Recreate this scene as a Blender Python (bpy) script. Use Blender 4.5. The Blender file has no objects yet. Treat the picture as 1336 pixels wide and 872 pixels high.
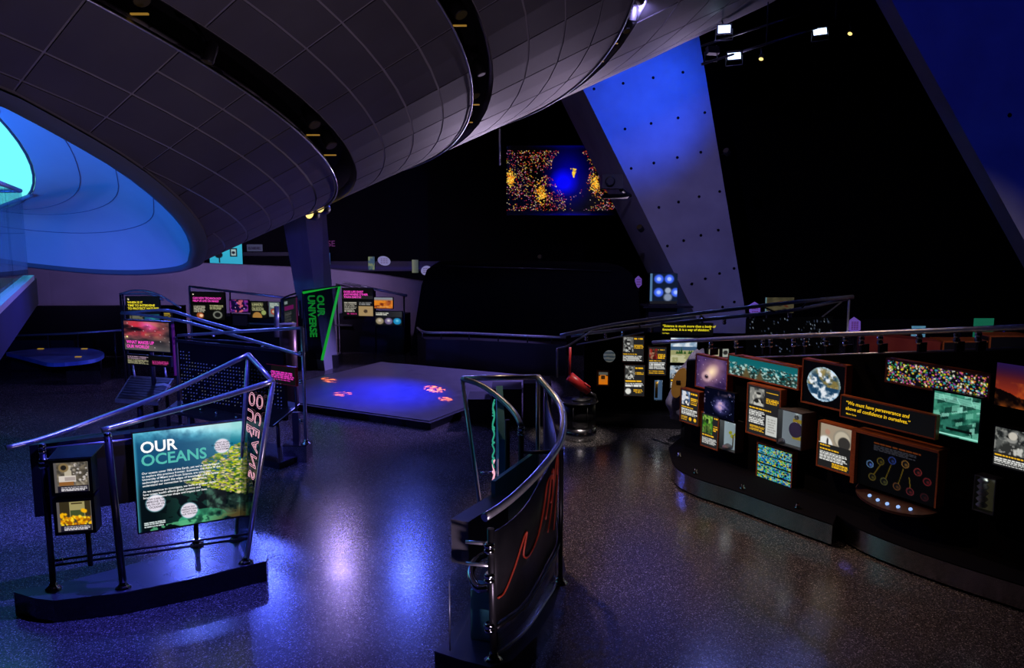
import bpy, bmesh, math, random
import numpy as np
from mathutils import Vector, Matrix
random.seed(7); RNG = np.random.default_rng(11)
scn = bpy.context.scene; COL = scn.collection
PI = math.pi

# ------------------------------------------------------------------ camera, world, exposure
FPX, W, H = 1083.0, 1336, 872
PITCH = math.atan(151 / FPX); CAMZ = 3.75
CAM = Vector((0, 0, CAMZ))
FWD = Vector((0, math.cos(PITCH), -math.sin(PITCH))); UPV = Vector((0, math.sin(PITCH), math.cos(PITCH)))
cam = bpy.data.cameras.new('camera'); cam.sensor_width = 36; cam.lens = 36 * FPX / W; cam.clip_end = 200
co = bpy.data.objects.new('camera', cam); COL.objects.link(co)
co.location = CAM; co.rotation_euler = (PI / 2 - PITCH, 0, 0); scn.camera = co
wd = bpy.data.worlds.new('world'); scn.world = wd; wd.use_nodes = True
wd.node_tree.nodes['Background'].inputs[0].default_value = (0.002, 0.002, 0.006, 1)
vs = scn.view_settings
vs.view_transform = 'Standard'; vs.look = 'None'; vs.exposure = 0.0; vs.gamma = 1.0; vs.use_curve_mapping = False

def lamp(name, kind, loc, aim, energy, color, size=0.1, cone=60, blend=0.6, parent=None):
    l = bpy.data.lights.new(name, kind); l.energy = energy; l.color = color
    if kind == 'SPOT': l.spot_size = math.radians(cone); l.spot_blend = blend; l.shadow_soft_size = size
    elif kind == 'AREA': l.shape = 'DISK'; l.size = size
    else: l.shadow_soft_size = size
    o = bpy.data.objects.new(name, l); COL.objects.link(o); o.location = loc
    d = Vector(aim) - Vector(loc)
    o.rotation_euler = d.to_track_quat('-Z', 'Y').to_euler()
    if parent: o.parent = parent; o.matrix_parent_inverse = Matrix.Translation(-parent.location)
    return o

# every lamp, the hall's own and the added fills: power, colour, beam angle, source size
LAMPS = {
    'wash_violet': (240, (.5, .36, 1.), 75, .16), 'wash_blue_a': (420, (.10, .14, 1.), 75, .16), 'wash_blue_b': (600, (.08, .12, 1.), 75, .16), 'wash_blue_c': (600, (.10, .15, 1.), 75, .16),
    'flood_a': (160, (.2, .25, 1.), 70, .15), 'flood_b': (160, (.2, .25, 1.), 70, .15),
    'column_blue': (1500, (.015, .08, 1.), 70, .1), 'edge_blue': (300, (.03, .10, 1.), 170, .06),
    'warm_a': (420, (1., .62, .42), 62, .06), 'warm_b': (240, (1., .6, .4), 60, .06), 'blue_a': (1350, (.085, .085, 1.), 90, .06), 'blue_fill_b': (950, (.095, .085, 1.), 110, .06),
    'column_violet': (1150, (.40, .34, 1.), 60, .06), 'model_spot': (900, (.9, .8, 1.), 16, .03), 'scope_spot': (1100, (1., .85, .8), 14, .03),
    'shell_a': (520, (.72, .55, .85), 85, .1), 'shell_b': (260, (.65, .52, .9), 85, .1), 'shell_fill': (900, (.70, .55, .85), 85, .1),
    'cone_fill': (270, (.85, .62, .86), 100, .08),
    'slab_fill': (900, (1., .8, .7), 22, .05),
    'liner_fill_a': (800, (.015, .16, 1.), 150, .1), 'liner_fill_b': (240, (.03, .40, .9), 150, .1),
    'wall_a': (1100, (.40, .27, .8), 110, .1), 'wall_b': (1000, (.48, .33, .8), 110, .1),
    'dark_column_fill': (700, (.02, .04, 1.), 60, .1), 'stage': (36000,),
}
def shine(o, key, aim):
    e, c, cone_, size = LAMPS[key]; d = (Vector(aim) - o.location).normalized()
    return lamp(key, 'SPOT', o.location + d * .03, Vector(aim), e, c, size, cone_, .8, o)

# ------------------------------------------------------------------ helpers
def ray(px, py):
    return Vector(((px - 668) / FPX, 0, 0)) + UPV * ((436 - py) / FPX) + FWD
def at(px, py, Y):
    d = ray(px, py); return CAM + d * (Y / d.y)
def fl(px, py, z=0.0):
    d = ray(px, py); return CAM + d * ((z - CAMZ) / d.z)
def lin(c):
    return tuple((x / 12.92 if x <= 0.04045 else ((x + 0.055) / 1.055) ** 2.4) for x in c)

class MB:
    def __init__(s): s.v = []; s.f = []; s.sm = []
    def add(s, vs, fs, smooth=False):
        b = len(s.v); s.v += [tuple(p) for p in vs]
        for q in fs: s.f.append(tuple(b + i for i in q)); s.sm.append(smooth)
        return s
    def box(s, c, size, ax=None):
        c = Vector(c); ax = ax or (Vector((1, 0, 0)), Vector((0, 1, 0)), Vector((0, 0, 1)))
        hx, hy, hz = [a * (k / 2) for a, k in zip(ax, size)]
        P = [c + hx * i + hy * j + hz * k for i in (-1, 1) for j in (-1, 1) for k in (-1, 1)]
        return s.add(P, [(0, 1, 3, 2), (4, 6, 7, 5), (0, 4, 5, 1), (2, 3, 7, 6), (0, 2, 6, 4), (1, 5, 7, 3)])
    def prism(s, poly, z0, z1):          # poly: list of (x,y); z0,z1 scalars
        n = len(poly)
        P = [(p[0], p[1], z0) for p in poly] + [(p[0], p[1], z1) for p in poly]
        F = [tuple(range(n))[::-1], tuple(range(n, 2 * n))] + [(i, (i + 1) % n, n + (i + 1) % n, n + i) for i in range(n)]
        return s.add(P, F)
    def extrude(s, pts, vec):            # planar polygon extruded along a vector
        n = len(pts); v = Vector(vec); pts = [Vector(p) for p in pts]
        F = [tuple(range(n)), tuple(range(n, 2 * n))[::-1]] + [(i, n + i, n + (i + 1) % n, (i + 1) % n) for i in range(n)]
        return s.add(pts + [p + v for p in pts], F)
    def tube(s, pts, r, n=10, cap=True):
        pts = [Vector(p) for p in pts]; m = len(pts); V = []; prev = None
        rr = r if isinstance(r, (list, tuple)) else [r] * m
        for i, p in enumerate(pts):
            t = (pts[min(i + 1, m - 1)] - pts[max(i - 1, 0)]).normalized()
            if prev is None:
                a = Vector((0, 0, 1)) if abs(t.z) < .9 else Vector((1, 0, 0)); u = t.cross(a).normalized()
            else: u = (prev - t * prev.dot(t)).normalized()
            prev = u; w = t.cross(u)
            V += [p + (u * math.cos(2 * PI * k / n) + w * math.sin(2 * PI * k / n)) * rr[i] for k in range(n)]
        F = [(i * n + k, i * n + (k + 1) % n, (i + 1) * n + (k + 1) % n, (i + 1) * n + k) for i in range(m - 1) for k in range(n)]
        s.add(V, F, True)
        if cap:
            b = len(s.v) - len(V)
            s.f.append(tuple(b + k for k in range(n))[::-1]); s.sm.append(False)
            s.f.append(tuple(b + (m - 1) * n + k for k in range(n))); s.sm.append(False)
        return s
    def lathe(s, c, prof, n=20, axis=None):
        c = Vector(c); a = Vector(axis or (0, 0, 1)).normalized()
        u = a.orthogonal().normalized(); w = a.cross(u); m = len(prof)
        V = [c + a * h + (u * math.cos(2 * PI * k / n) + w * math.sin(2 * PI * k / n)) * r for r, h in prof for k in range(n)]
        F = [(i * n + k, i * n + (k + 1) % n, (i + 1) * n + (k + 1) % n, (i + 1) * n + k) for i in range(m - 1) for k in range(n)]
        s.add(V, F, True); b = len(s.v) - len(V)
        s.f.append(tuple(b + k for k in range(n))[::-1]); s.sm.append(False)
        s.f.append(tuple(b + (m - 1) * n + k for k in range(n))); s.sm.append(False)
        return s
    def build(s, name, mat, parent=None):
        me = bpy.data.meshes.new(name); me.from_pydata(s.v, [], s.f)
        me.polygons.foreach_set('use_smooth', s.sm); me.materials.append(mat); me.update()
        bm = bmesh.new(); bm.from_mesh(me); bmesh.ops.recalc_face_normals(bm, faces=bm.faces); bm.to_mesh(me); bm.free()
        return link(name, me, parent)

def root_of(o):
    while o.parent: o = o.parent
    return o
def link(name, me, parent=None):
    o = bpy.data.objects.new(name, me); COL.objects.link(o)
    if parent:
        o.parent = parent
        r = root_of(parent)
        o.matrix_parent_inverse = Matrix.Translation(-r.location) if parent == r else Matrix.Identity(4)
    return o
def thing(name, label, cat, loc, group=None):
    o = bpy.data.objects.new(name, None); COL.objects.link(o); o.location = Vector(loc); o.empty_display_size = .2
    return tag(o, label, cat, group)
def tag(o, label, cat, group=None, kind=None):
    o['label'] = label; o['category'] = cat
    if group: o['group'] = group
    if kind: o['kind'] = kind
    return o
def struct(o): o['kind'] = 'structure'; return o
def smooth(pts, k=6):
    P = [Vector(p) for p in pts]; P = [P[0] * 2 - P[1]] + P + [P[-1] * 2 - P[-2]]; out = []
    for i in range(1, len(P) - 2):
        a, b, c, d = P[i - 1:i + 3]
        for j in range(k):
            t = j / k
            out.append(.5 * (2 * b + (c - a) * t + (2 * a - 5 * b + 4 * c - d) * t * t + (3 * b - a - 3 * c + d) * t ** 3))
    return out + [P[-2]]

# ------------------------------------------------------------------ materials
def mat(name, base, rough=.5, metal=0., emit=None, es=0., spec=.5, coat=0.):
    m = bpy.data.materials.new(name); m.use_nodes = True; b = m.node_tree.nodes['Principled BSDF']
    b.inputs['Base Color'].default_value = (*base, 1); b.inputs['Roughness'].default_value = rough
    b.inputs['Metallic'].default_value = metal; b.inputs['Specular IOR Level'].default_value = spec
    b.inputs['Coat Weight'].default_value = coat
    if emit: b.inputs['Emission Color'].default_value = (*emit, 1); b.inputs['Emission Strength'].default_value = es
    return m
def N(m, t, **kw):
    n = m.node_tree.nodes.new(t)
    for k, v in kw.items(): setattr(n, k, v)
    return n
def noisy(m, scale, lo, hi, detail=6, bump=0., coord='Object', stretch=None, rough=None):
    """mix the base colour between lo and hi by noise, optional bump"""
    L = m.node_tree.links.new; b = m.node_tree.nodes['Principled BSDF']
    tc = N(m, 'ShaderNodeTexCoord'); src = tc.outputs[coord]
    if stretch:
        mp = N(m, 'ShaderNodeMapping'); mp.inputs['Scale'].default_value = stretch; L(src, mp.inputs[0]); src = mp.outputs[0]
    n = N(m, 'ShaderNodeTexNoise'); n.inputs['Scale'].default_value = scale; n.inputs['Detail'].default_value = detail
    L(src, n.inputs['Vector'])
    r = N(m, 'ShaderNodeValToRGB'); r.color_ramp.elements[0].position = .3; r.color_ramp.elements[1].position = .7
    r.color_ramp.elements[0].color = (*lo, 1); r.color_ramp.elements[1].color = (*hi, 1)
    L(n.outputs['Fac'], r.inputs[0]); L(r.outputs[0], b.inputs['Base Color'])
    if bump:
        bp = N(m, 'ShaderNodeBump'); bp.inputs['Strength'].default_value = bump; bp.inputs['Distance'].default_value = .02
        L(n.outputs['Fac'], bp.inputs['Height']); L(bp.outputs[0], b.inputs['Normal'])
    if rough:
        mr = N(m, 'ShaderNodeMapRange'); mr.inputs['To Min'].default_value = rough[0]; mr.inputs['To Max'].default_value = rough[1]
        L(n.outputs['Fac'], mr.inputs[0]); L(mr.outputs[0], b.inputs['Roughness'])
    return m

M = {}
M['black'] = noisy(mat('black_paint', (.006, .006, .007), .55), 3, (.004, .004, .005), (.009, .009, .010))
M['wallblack'] = noisy(mat('black_wall', (.002, .002, .0025), .95, spec=.15), 1.2, (.0015, .0015, .002), (.003, .003, .004))
M['gloss'] = noisy(mat('black_gloss', (.008, .008, .010), .2, coat=.3), 2, (.006, .006, .008), (.012, .012, .015), rough=(.16, .26))
M['panelblack'] = noisy(mat('panel_black', (.008, .008, .009), .4, spec=.25), 4, (.006, .006, .007), (.012, .012, .013))
M['plinthtop'] = noisy(mat('plinth_lacquer', (.05, .05, .06), .24), 2, (.04, .04, .05), (.06, .06, .07), rough=(.18, .3))
M['steel'] = noisy(mat('brushed_steel', (.5, .52, .54), .32, .82), 30, (.5, .52, .54), (.64, .66, .68), rough=(.26, .38))
M['chrome'] = noisy(mat('chrome', (.75, .75, .78), .12, 1.), 10, (.7, .7, .73), (.8, .8, .82))
M['darksteel'] = noisy(mat('dark_steel', (.05, .05, .055), .35, .8), 8, (.04, .04, .045), (.07, .07, .075))
M['kick'] = noisy(mat('kick_steel', (.4, .4, .42), .2, 1.), 6, (.34, .34, .36), (.46, .46, .48), stretch=(1, 1, .2), rough=(.14, .26))
M['wood'] = noisy(mat('orange_wood', (.5, .12, .02), .45), 12, (.42, .085, .015), (.6, .16, .03), stretch=(1, 1, 6))
M['teal'] = noisy(mat('teal_acrylic', (.12, .5, .58), .3), 5, (.1, .45, .52), (.15, .55, .62))
M['concrete'] = noisy(mat('concrete', (.3, .3, .31), .85), 1.3, (.26, .26, .27), (.34, .34, .35), 10, bump=.2)
M['lowwall'] = noisy(mat('plaster_wall', (.16, .14, .17), .9), .8, (.13, .12, .14), (.18, .16, .19), 8)
M['shell'] = noisy(mat('perforated_panel', (.09, .085, .095), .6, .2), 1.2, (.08, .075, .085), (.105, .10, .11), 4)
M['shellback'] = mat('panel_joint', (.26, .25, .28), .8)
M['liner'] = noisy(mat('moulded_liner', (.55, .6, .65), .45), .7, (.5, .55, .6), (.6, .64, .68), 3)
M['navy'] = noisy(mat('navy_fascia', (.010, .012, .03), .6, spec=.1), 2, (.008, .01, .025), (.012, .015, .035))
M['lip'] = mat('lip_grey', (.12, .14, .16), .5)
M['seam'] = mat('seam', (.16, .2, .28), .6)
M['stage'] = noisy(mat('stage_vinyl', (.10, .10, .11), .35), 6, (.09, .09, .10), (.12, .12, .13), rough=(.3, .42))
M['red'] = noisy(mat('red_paint', (.45, .02, .02), .35), 6, (.38, .015, .015), (.5, .03, .03))
M['redline'] = noisy(mat('red_print', (.3, .03, .01), .5), 8, (.22, .02, .008), (.36, .04, .014))
M['orange'] = noisy(mat('ochre_foam', (.55, .26, .03), .6), 5, (.48, .21, .02), (.6, .3, .04))
M['suit'] = noisy(mat('lilac_grey_cloth', (.30, .27, .33), .75), 5, (.24, .21, .27), (.36, .33, .4), 6, bump=.6)
M['plaque'] = noisy(mat('violet_plaque', (.25, .16, .4), .6), 4, (.22, .14, .36), (.28, .18, .44))
M['redslab'] = noisy(mat('red_brown_slab', (.4, .05, .03), .6), 3, (.32, .03, .02), (.46, .07, .04))
def glass(name, col, rough=.02, alpha=.85):
    m = bpy.data.materials.new(name); m.use_nodes = True; nt = m.node_tree; nt.nodes.clear()
    o = N(m, 'ShaderNodeOutputMaterial'); g = N(m, 'ShaderNodeBsdfGlossy'); t = N(m, 'ShaderNodeBsdfTransparent'); x = N(m, 'ShaderNodeMixShader')
    lw_ = N(m, 'ShaderNodeLayerWeight'); lw_.inputs['Blend'].default_value = .5; pw = N(m, 'ShaderNodeMath', operation='POWER'); pw.inputs[1].default_value = 4
    fr = N(m, 'ShaderNodeMath', operation='MULTIPLY_ADD'); fr.inputs[1].default_value = .4; fr.inputs[2].default_value = .035
    nt.links.new(lw_.outputs['Facing'], pw.inputs[0]); nt.links.new(pw.outputs[0], fr.inputs[0])
    g.inputs['Roughness'].default_value = rough; t.inputs[0].default_value = (*col, 1)
    nt.links.new(fr.outputs[0], x.inputs[0]); nt.links.new(t.outputs[0], x.inputs[1]); nt.links.new(g.outputs[0], x.inputs[2]); nt.links.new(x.outputs[0], o.inputs[0])
    return m
M['glass'] = glass('clear_glass', (.86, .94, .95))
M['darkglass'] = glass('dark_glass', (.35, .4, .46), .05)
M['greyglass'] = glass('smoked_glass', (.6, .6, .62), .1)
def emis(name, c, s):
    m = mat(name, (0, 0, 0), .5, emit=lin(c), es=s); return m
M['e_white'] = emis('lit_white', (1, 1, 1), 1.0)
M['e_yellow'] = emis('lit_yellow', (.92, .85, .15), 1.)
M['e_gold'] = emis('lit_gold', (.95, .75, .1), 1.)
M['e_pink'] = emis('lit_magenta', (1., .3, .8), .9)
M['e_neonpink'] = emis('lit_neon_letter', (1., .72, .8), 1.0)
M['e_green'] = emis('lit_neon_green', (.12, .8, .25), .45)
M['e_teal'] = emis('lit_teal_letter', (.35, .8, .75), .8)
M['e_tealsoft'] = emis('lit_teal_soft', (.25, .8, .65), .5)
M['e_flood'] = emis('lit_flood_lens', (.75, .85, 1.), 4.)
M['e_warm'] = emis('lit_warm_lens', (1., .85, .5), 1.6)
M['e_warmdim'] = emis('lit_warm_rim', (1., .75, .3), .25)
M['e_slot'] = emis('lit_slot_lens', (1., .8, .4), .006)
M['e_cyan'] = emis('lit_skylight', (.45, .98, 1.), 1.1)
M['e_bluebtn'] = emis('lit_button', (.6, .75, 1.), 1.)
M['e_wallpink'] = emis('lit_wall_letter', (.5, .12, .45), .22)
M['e_greytext'] = emis('lit_grey_letter', (.5, .5, .5), .5)
M['mesh_top'] = noisy(mat('bronze_mesh', (.1, .085, .085), .45), 10, (.08, .07, .07), (.13, .11, .11))
M['wood_dark'] = noisy(mat('dark_wood', (.06, .02, .012), .4), 10, (.04, .014, .008), (.09, .03, .016))
M['inkdark'] = mat('dark_ink', (.01, .01, .02), .7)

# lit print: colours from a point attribute, shown by a backlight
def printmat(name, es):
    m = mat(name, (0, 0, 0), .35, spec=.3); b = m.node_tree.nodes['Principled BSDF']
    a = N(m, 'ShaderNodeAttribute'); a.attribute_name = 'ink'
    m.node_tree.links.new(a.outputs['Color'], b.inputs['Emission Color']); b.inputs['Emission Strength'].default_value = es
    return m
M['print'] = printmat('backlit_print', 1.0)
M['printdim'] = printmat('backlit_print_dim', .45)
mf = mat('flat_print', (0, 0, 0), .6); af = N(mf, 'ShaderNodeAttribute'); af.attribute_name = 'ink'
mf.node_tree.links.new(af.outputs['Color'], mf.node_tree.nodes['Principled BSDF'].inputs['Base Color']); M['flat'] = mf

# floor: polished dark terrazzo with pale chips
def floor_mat():
    m = mat('terrazzo', (.05, .05, .05), .3); nt = m.node_tree; L = nt.links.new; b = nt.nodes['Principled BSDF']
    tc = N(m, 'ShaderNodeTexCoord')
    v = N(m, 'ShaderNodeTexVoronoi'); v.inputs['Scale'].default_value = 110; L(tc.outputs['Object'], v.inputs['Vector'])
    wn = N(m, 'ShaderNodeTexWhiteNoise'); L(v.outputs['Color'], wn.inputs['Vector'])
    r = N(m, 'ShaderNodeValToRGB'); e = r.color_ramp.elements
    e[0].position = 0; e[0].color = (.030, .028, .028, 1); e[1].position = 1; e[1].color = (.55, .5, .46, 1)
    k = r.color_ramp.elements.new(.6); k.color = (.075, .07, .068, 1); k = r.color_ramp.elements.new(.9); k.color = (.16, .145, .135, 1)
    L(wn.outputs['Value'], r.inputs[0])
    n = N(m, 'ShaderNodeTexNoise'); n.inputs['Scale'].default_value = .35; n.inputs['Detail'].default_value = 8; L(tc.outputs['Object'], n.inputs['Vector'])
    mr = N(m, 'ShaderNodeMapRange'); mr.inputs['From Min'].default_value = .3; mr.inputs['From Max'].default_value = .7
    mr.inputs['To Min'].default_value = .65; mr.inputs['To Max'].default_value = 1.2; L(n.outputs['Fac'], mr.inputs[0])
    mx = N(m, 'ShaderNodeMix', data_type='RGBA', blend_type='MULTIPLY'); mx.inputs['Factor'].default_value = 1
    L(r.outputs[0], mx.inputs['A']); L(mr.outputs[0], mx.inputs['B']); L(mx.outputs['Result'], b.inputs['Base Color'])
    n2 = N(m, 'ShaderNodeTexNoise'); n2.inputs['Scale'].default_value = 1.1; n2.inputs['Detail'].default_value = 6; L(tc.outputs['Object'], n2.inputs['Vector'])
    m2 = N(m, 'ShaderNodeMapRange'); m2.inputs['To Min'].default_value = .14; m2.inputs['To Max'].default_value = .28; L(n2.outputs['Fac'], m2.inputs[0])
    L(m2.outputs[0], b.inputs['Roughness'])
    bp = N(m, 'ShaderNodeBump'); bp.inputs['Strength'].default_value = .05; bp.inputs['Distance'].default_value = .004
    L(wn.outputs['Value'], bp.inputs['Height']); L(bp.outputs[0], b.inputs['Normal'])
    return m
M['floor'] = floor_mat()

# ------------------------------------------------------------------ prints
def vnoise(nx, ny, fx, fy, rng):
    gx, gy = max(2, int(fx) + 2), max(2, int(fy) + 2); g = rng.random((gy, gx))
    x = np.linspace(0, gx - 1.001, nx); y = np.linspace(0, gy - 1.001, ny)
    xi, yi = x.astype(int), y.astype(int); tx, ty = x - xi, y - yi
    tx = tx * tx * (3 - 2 * tx); ty = (ty * ty * (3 - 2 * ty))[:, None]
    a = g[yi][:, xi]; b = g[yi][:, xi + 1]; c = g[yi + 1][:, xi]; d = g[yi + 1][:, xi + 1]
    return (a * (1 - tx) + b * tx) * (1 - ty) + (c * (1 - tx) + d * tx) * ty
def fbm(nx, ny, f, rng, o=4, asp=1.):
    s = 0; w = 0
    for k in range(o): s = s + vnoise(nx, ny, f * 2 ** k * asp, f * 2 ** k, rng) * .5 ** k; w += .5 ** k
    return s / w
class Img:
    def __init__(s, nx, ny, base=(0, 0, 0), seed=1):
        s.nx, s.ny = nx, ny; s.a = np.zeros((ny, nx, 3)); s.a[:] = base
        s.u, s.v = np.meshgrid(np.linspace(0, 1, nx), np.linspace(0, 1, ny)); s.rng = np.random.default_rng(seed)
    def mix(s, mask, col):
        m = np.clip(mask, 0, 1)[..., None]; s.a = s.a * (1 - m) + np.array(col) * m; return s
    def rect(s, u0, u1, v0, v1, col): return s.mix(((s.u >= u0) & (s.u <= u1) & (s.v >= v0) & (s.v <= v1)) * 1., col)
    def disc(s, cu, cv, r, col, asp=1., soft=.15):
        d = np.sqrt(((s.u - cu) * asp) ** 2 + (s.v - cv) ** 2) / r; return s.mix((1 - d) / soft, col)
    def text(s, u0, u1, v0, v1, n, col):
        h = (v1 - v0) / n
        for i in range(n):
            x = u0; end = u1 - (s.rng.random() * .2 * (u1 - u0) if i % 3 == 2 or i == n - 1 else s.rng.random() * .05 * (u1 - u0))
            while x < end:
                w = (u1 - u0) * s.rng.uniform(.05, .14); s.rect(x, min(x + w, end), v0 + i * h + h * .22, v0 + i * h + h * .78, col); x += w + (u1 - u0) * .02
        return s
    def blobs(s, n, u, v, size, cols, asp=1.):
        for _ in range(n):
            cu, cv = s.rng.uniform(*u), s.rng.uniform(*v); r = s.rng.uniform(*size)
            s.disc(cu, cv, r, cols[s.rng.integers(len(cols))], asp, .5)
        return s
def grid_print(name, o, r, up, w, h, im, mt, parent, bulge=None):
    """a flat printed sheet; im row 0 = top"""
    ny, nx = im.a.shape[:2]; o, r, up = Vector(o), Vector(r), Vector(up)
    U = np.linspace(0, w, nx); V = np.linspace(h, 0, ny)
    uu, vv = np.meshgrid(U, V)
    P = np.array(o)[None, None] + uu[..., None] * np.array(r) + vv[..., None] * np.array(up)
    if bulge is not None: P = bulge(P, uu, vv)
    idx = np.arange(nx * ny).reshape(ny, nx)
    F = np.stack([idx[:-1, :-1], idx[1:, :-1], idx[1:, 1:], idx[:-1, 1:]], -1).reshape(-1, 4)
    me = bpy.data.meshes.new(name); me.vertices.add(nx * ny); me.vertices.foreach_set('co', P.reshape(-1))
    me.loops.add(F.size); me.loops.foreach_set('vertex_index', F.reshape(-1).astype(np.int32))
    me.polygons.add(len(F)); me.polygons.foreach_set('loop_start', np.arange(0, F.size, 4, dtype=np.int32))
    me.update(calc_edges=True)
    c = np.clip(im.a, 0, 1); c = np.where(c <= .04045, c / 12.92, ((c + .055) / 1.055) ** 2.4)
    at_ = me.attributes.new('ink', 'FLOAT_COLOR', 'POINT')
    at_.data.foreach_set('color', np.concatenate([c, np.ones(c.shape[:2] + (1,))], -1).reshape(-1).astype(np.float32))
    me.materials.append(mt); return link(name, me, parent)

def letters(name, body, o, r, up, size, mt, parent, bold=.0, outline=0., align='LEFT', shear=0., spacing=1., line=1.):
    cu = bpy.data.curves.new('t', 'FONT'); cu.body = body; cu.size = 1; cu.align_x = align; cu.shear = shear
    cu.space_character = spacing; cu.space_line = line; cu.resolution_u = 3
    if outline: cu.fill_mode = 'NONE'; cu.bevel_depth = outline / size; cu.bevel_resolution = 0
    else: cu.offset = bold
    ob = bpy.data.objects.new('t', cu); me = bpy.data.meshes.new_from_object(ob)
    bpy.data.objects.remove(ob); bpy.data.curves.remove(cu)
    r, up = Vector(r).normalized(), Vector(up).normalized(); n = r.cross(up)
    mt4 = Matrix(((r.x, up.x, n.x, o[0]), (r.y, up.y, n.y, o[1]), (r.z, up.z, n.z, o[2]), (0, 0, 0, 1))) @ Matrix.Scale(size, 4)
    me.transform(mt4); me.materials.clear(); me.materials.append(mt); me.name = name
    return link(name, me, parent)

class Plane:
    """a vertical plane through two floor points, seen left to right"""
    def __init__(s, A, B):
        s.A = Vector((A[0], A[1], 0)); d = Vector((B[0], B[1], 0)) - s.A; s.len = d.length
        s.r = d.normalized(); s.n = s.r.cross(Vector((0, 0, 1)))
    def hit(s, px, py):
        d = ray(px, py); t = (s.A - CAM).dot(s.n) / d.dot(s.n); p = CAM + d * t
        return (p - s.A).dot(s.r), p.z
    def P(s, u, z, off=0): return s.A + s.r * u + Vector((0, 0, z)) + s.n * off
UP = Vector((0, 0, 1))
def panel(parent, pl, x0, y0, x1, y1, im, off=.05, depth=.06, border=.012, frame='panelblack', mt='print', name='light_panel', label=None, lip=.012, uz=None):
    """a backlit panel: housing (part) with frame and print (sub-parts). x0,y0 = its top left, y1 = the bottom of its left edge, x1 = its right edge"""
    if uz: u0, z1, u1, z0 = uz
    else:
        u0, z1 = pl.hit(x0, y0); z0 = pl.hit(x0, y1)[1]; u1 = pl.hit(x1, y0)[0]
    w, h = u1 - u0, z1 - z0; ax = (pl.r, pl.n, UP)
    hb = MB().box(pl.P((u0 + u1) / 2, (z0 + z1) / 2, off - depth / 2), (w, depth, h), ax).build(name, M['panelblack'], parent)
    if label: hb['label'] = label
    if frame:
        fb = MB(); b = border
        for cu, cz, sw, sh in ((u0 - b / 2, (z0 + z1) / 2, b, h + 2 * b), (u1 + b / 2, (z0 + z1) / 2, b, h + 2 * b), ((u0 + u1) / 2, z0 - b / 2, w, b), ((u0 + u1) / 2, z1 + b / 2, w, b)):
            fb.box(pl.P(cu, cz, off - depth / 2 + lip / 2), (sw, depth + lip, sh), ax)
        fb.build('frame', M[frame], hb)
    if im is not None: grid_print('print', pl.P(u0, z0, off + .002), pl.r, UP, w, h, im, M[mt], hb)
    hb_info = (hb, u0, z0, w, h, off)
    return hb_info
def ptext(info, pl, body, u, v, size, mt, **k):      # u,v fractions from top-left
    hb, u0, z0, w, h, off = info
    return letters('lettering', body, pl.P(u0 + u * w, z0 + (1 - v) * h, off + .005), pl.r, UP, size * h, M[mt], hb, **k)

# ================================================================== SETTING
XL, XR, YF, YB, ZC = -27., 18., -7., 31., 17.
fo = MB().box(((XL + XR) / 2, (YF + YB) / 2, -.1), (XR - XL, YB - YF, .2)).build('floor', M['floor']); struct(fo)
struct(MB().box(((XL + XR) / 2, (YF + YB) / 2, ZC + .1), (XR - XL, YB - YF, .2)).build('ceiling', M['wallblack']))
wb = struct(MB().box(((XL + XR) / 2, YB + .1, ZC / 2), (XR - XL, .2, ZC)).build('wall_back', M['wallblack']))
struct(MB().box(((XL + XR) / 2, YF - .1, ZC / 2), (XR - XL, .2, ZC)).build('wall_front', M['wallblack']))
struct(MB().box((XL - .1, (YF + YB) / 2, ZC / 2), (.2, YB - YF, ZC)).build('wall_left', M['wallblack']))
struct(MB().box((XR + .1, (YF + YB) / 2, ZC / 2), (.2, YB - YF, ZC)).build('wall_right', M['wallblack']))

# ---- inverted cone of perforated panels hanging over the hall
D = 10.0
AP = CAM + Vector((-0.97447644, 0.96506186, -0.31996105)) * D
AX = Vector((0.18558233, 0.22555082, 0.95639219)).normalized(); TN = 1.217562572
E1 = Vector((-0.98168894, 0, 0.19049102)).normalized(); E2 = Vector((0.04296541, -0.9742314, 0.22142074)).normalized()
CN = math.cos(math.atan(TN)); SN = math.sin(math.atan(TN))
def cone(s, deg, out=0.):
    a = math.radians(deg); rd = E1 * math.cos(a) + E2 * math.sin(a)
    return AP + AX * (s * D) + rd * (TN * s * D) + (rd * CN - AX * SN) * out
RK = [(60, .440), (100, .449), (143, .447), (158, .434), (176, .413), (194, .391), (218, .384), (230, .376), (242, .368), (260, .359), (300, .352), (340, .37), (380, .405), (420, .440)]
def rim_s(deg):
    d = (deg - 60) % 360 + 60; return float(np.interp(d, [k for k, _ in RK], [v for _, v in RK]))
G1, G2, G3, STOP = (.536, .555), (.668, .687), (.818, .834), 1.2
def cone_sheet(name, bands, step, m, parent, out, thick, a0=60, a1=420):
    mb = MB(); n = int((a1 - a0) / step)
    for (sa, sb) in bands:
        rows = []
        for i in range(n + 1):
            d = a0 + (a1 - a0) * i / n; lo = rim_s(d) + .012 if sa is None else sa
            rows.append([cone(lo, d, out), cone(sb, d, out), cone(sb, d, out - thick), cone(lo, d, out - thick)])
        V = [p for rw in rows for p in rw]; F = []
        for i in range(n):
            a, b = i * 4, i * 4 + 4
            F += [(a, b, b + 1, a + 1), (a + 1, b + 1, b + 2, a + 2), (a + 2, b + 2, b + 3, a + 3), (a + 3, b + 3, b, a)]
        mb.add(V, F, True)
    return mb.build(name, m, parent)
shell = cone_sheet('ceiling_cone', [(None, G1[0]), (G1[1], G2[0]), (G2[1], G3[0]), (G3[1], STOP)], 4, M['shellback'], None, 0, .12); struct(shell)
shell['label'] = 'tilted inverted cone clad in dark perforated panels hanging over the hall'
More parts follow.
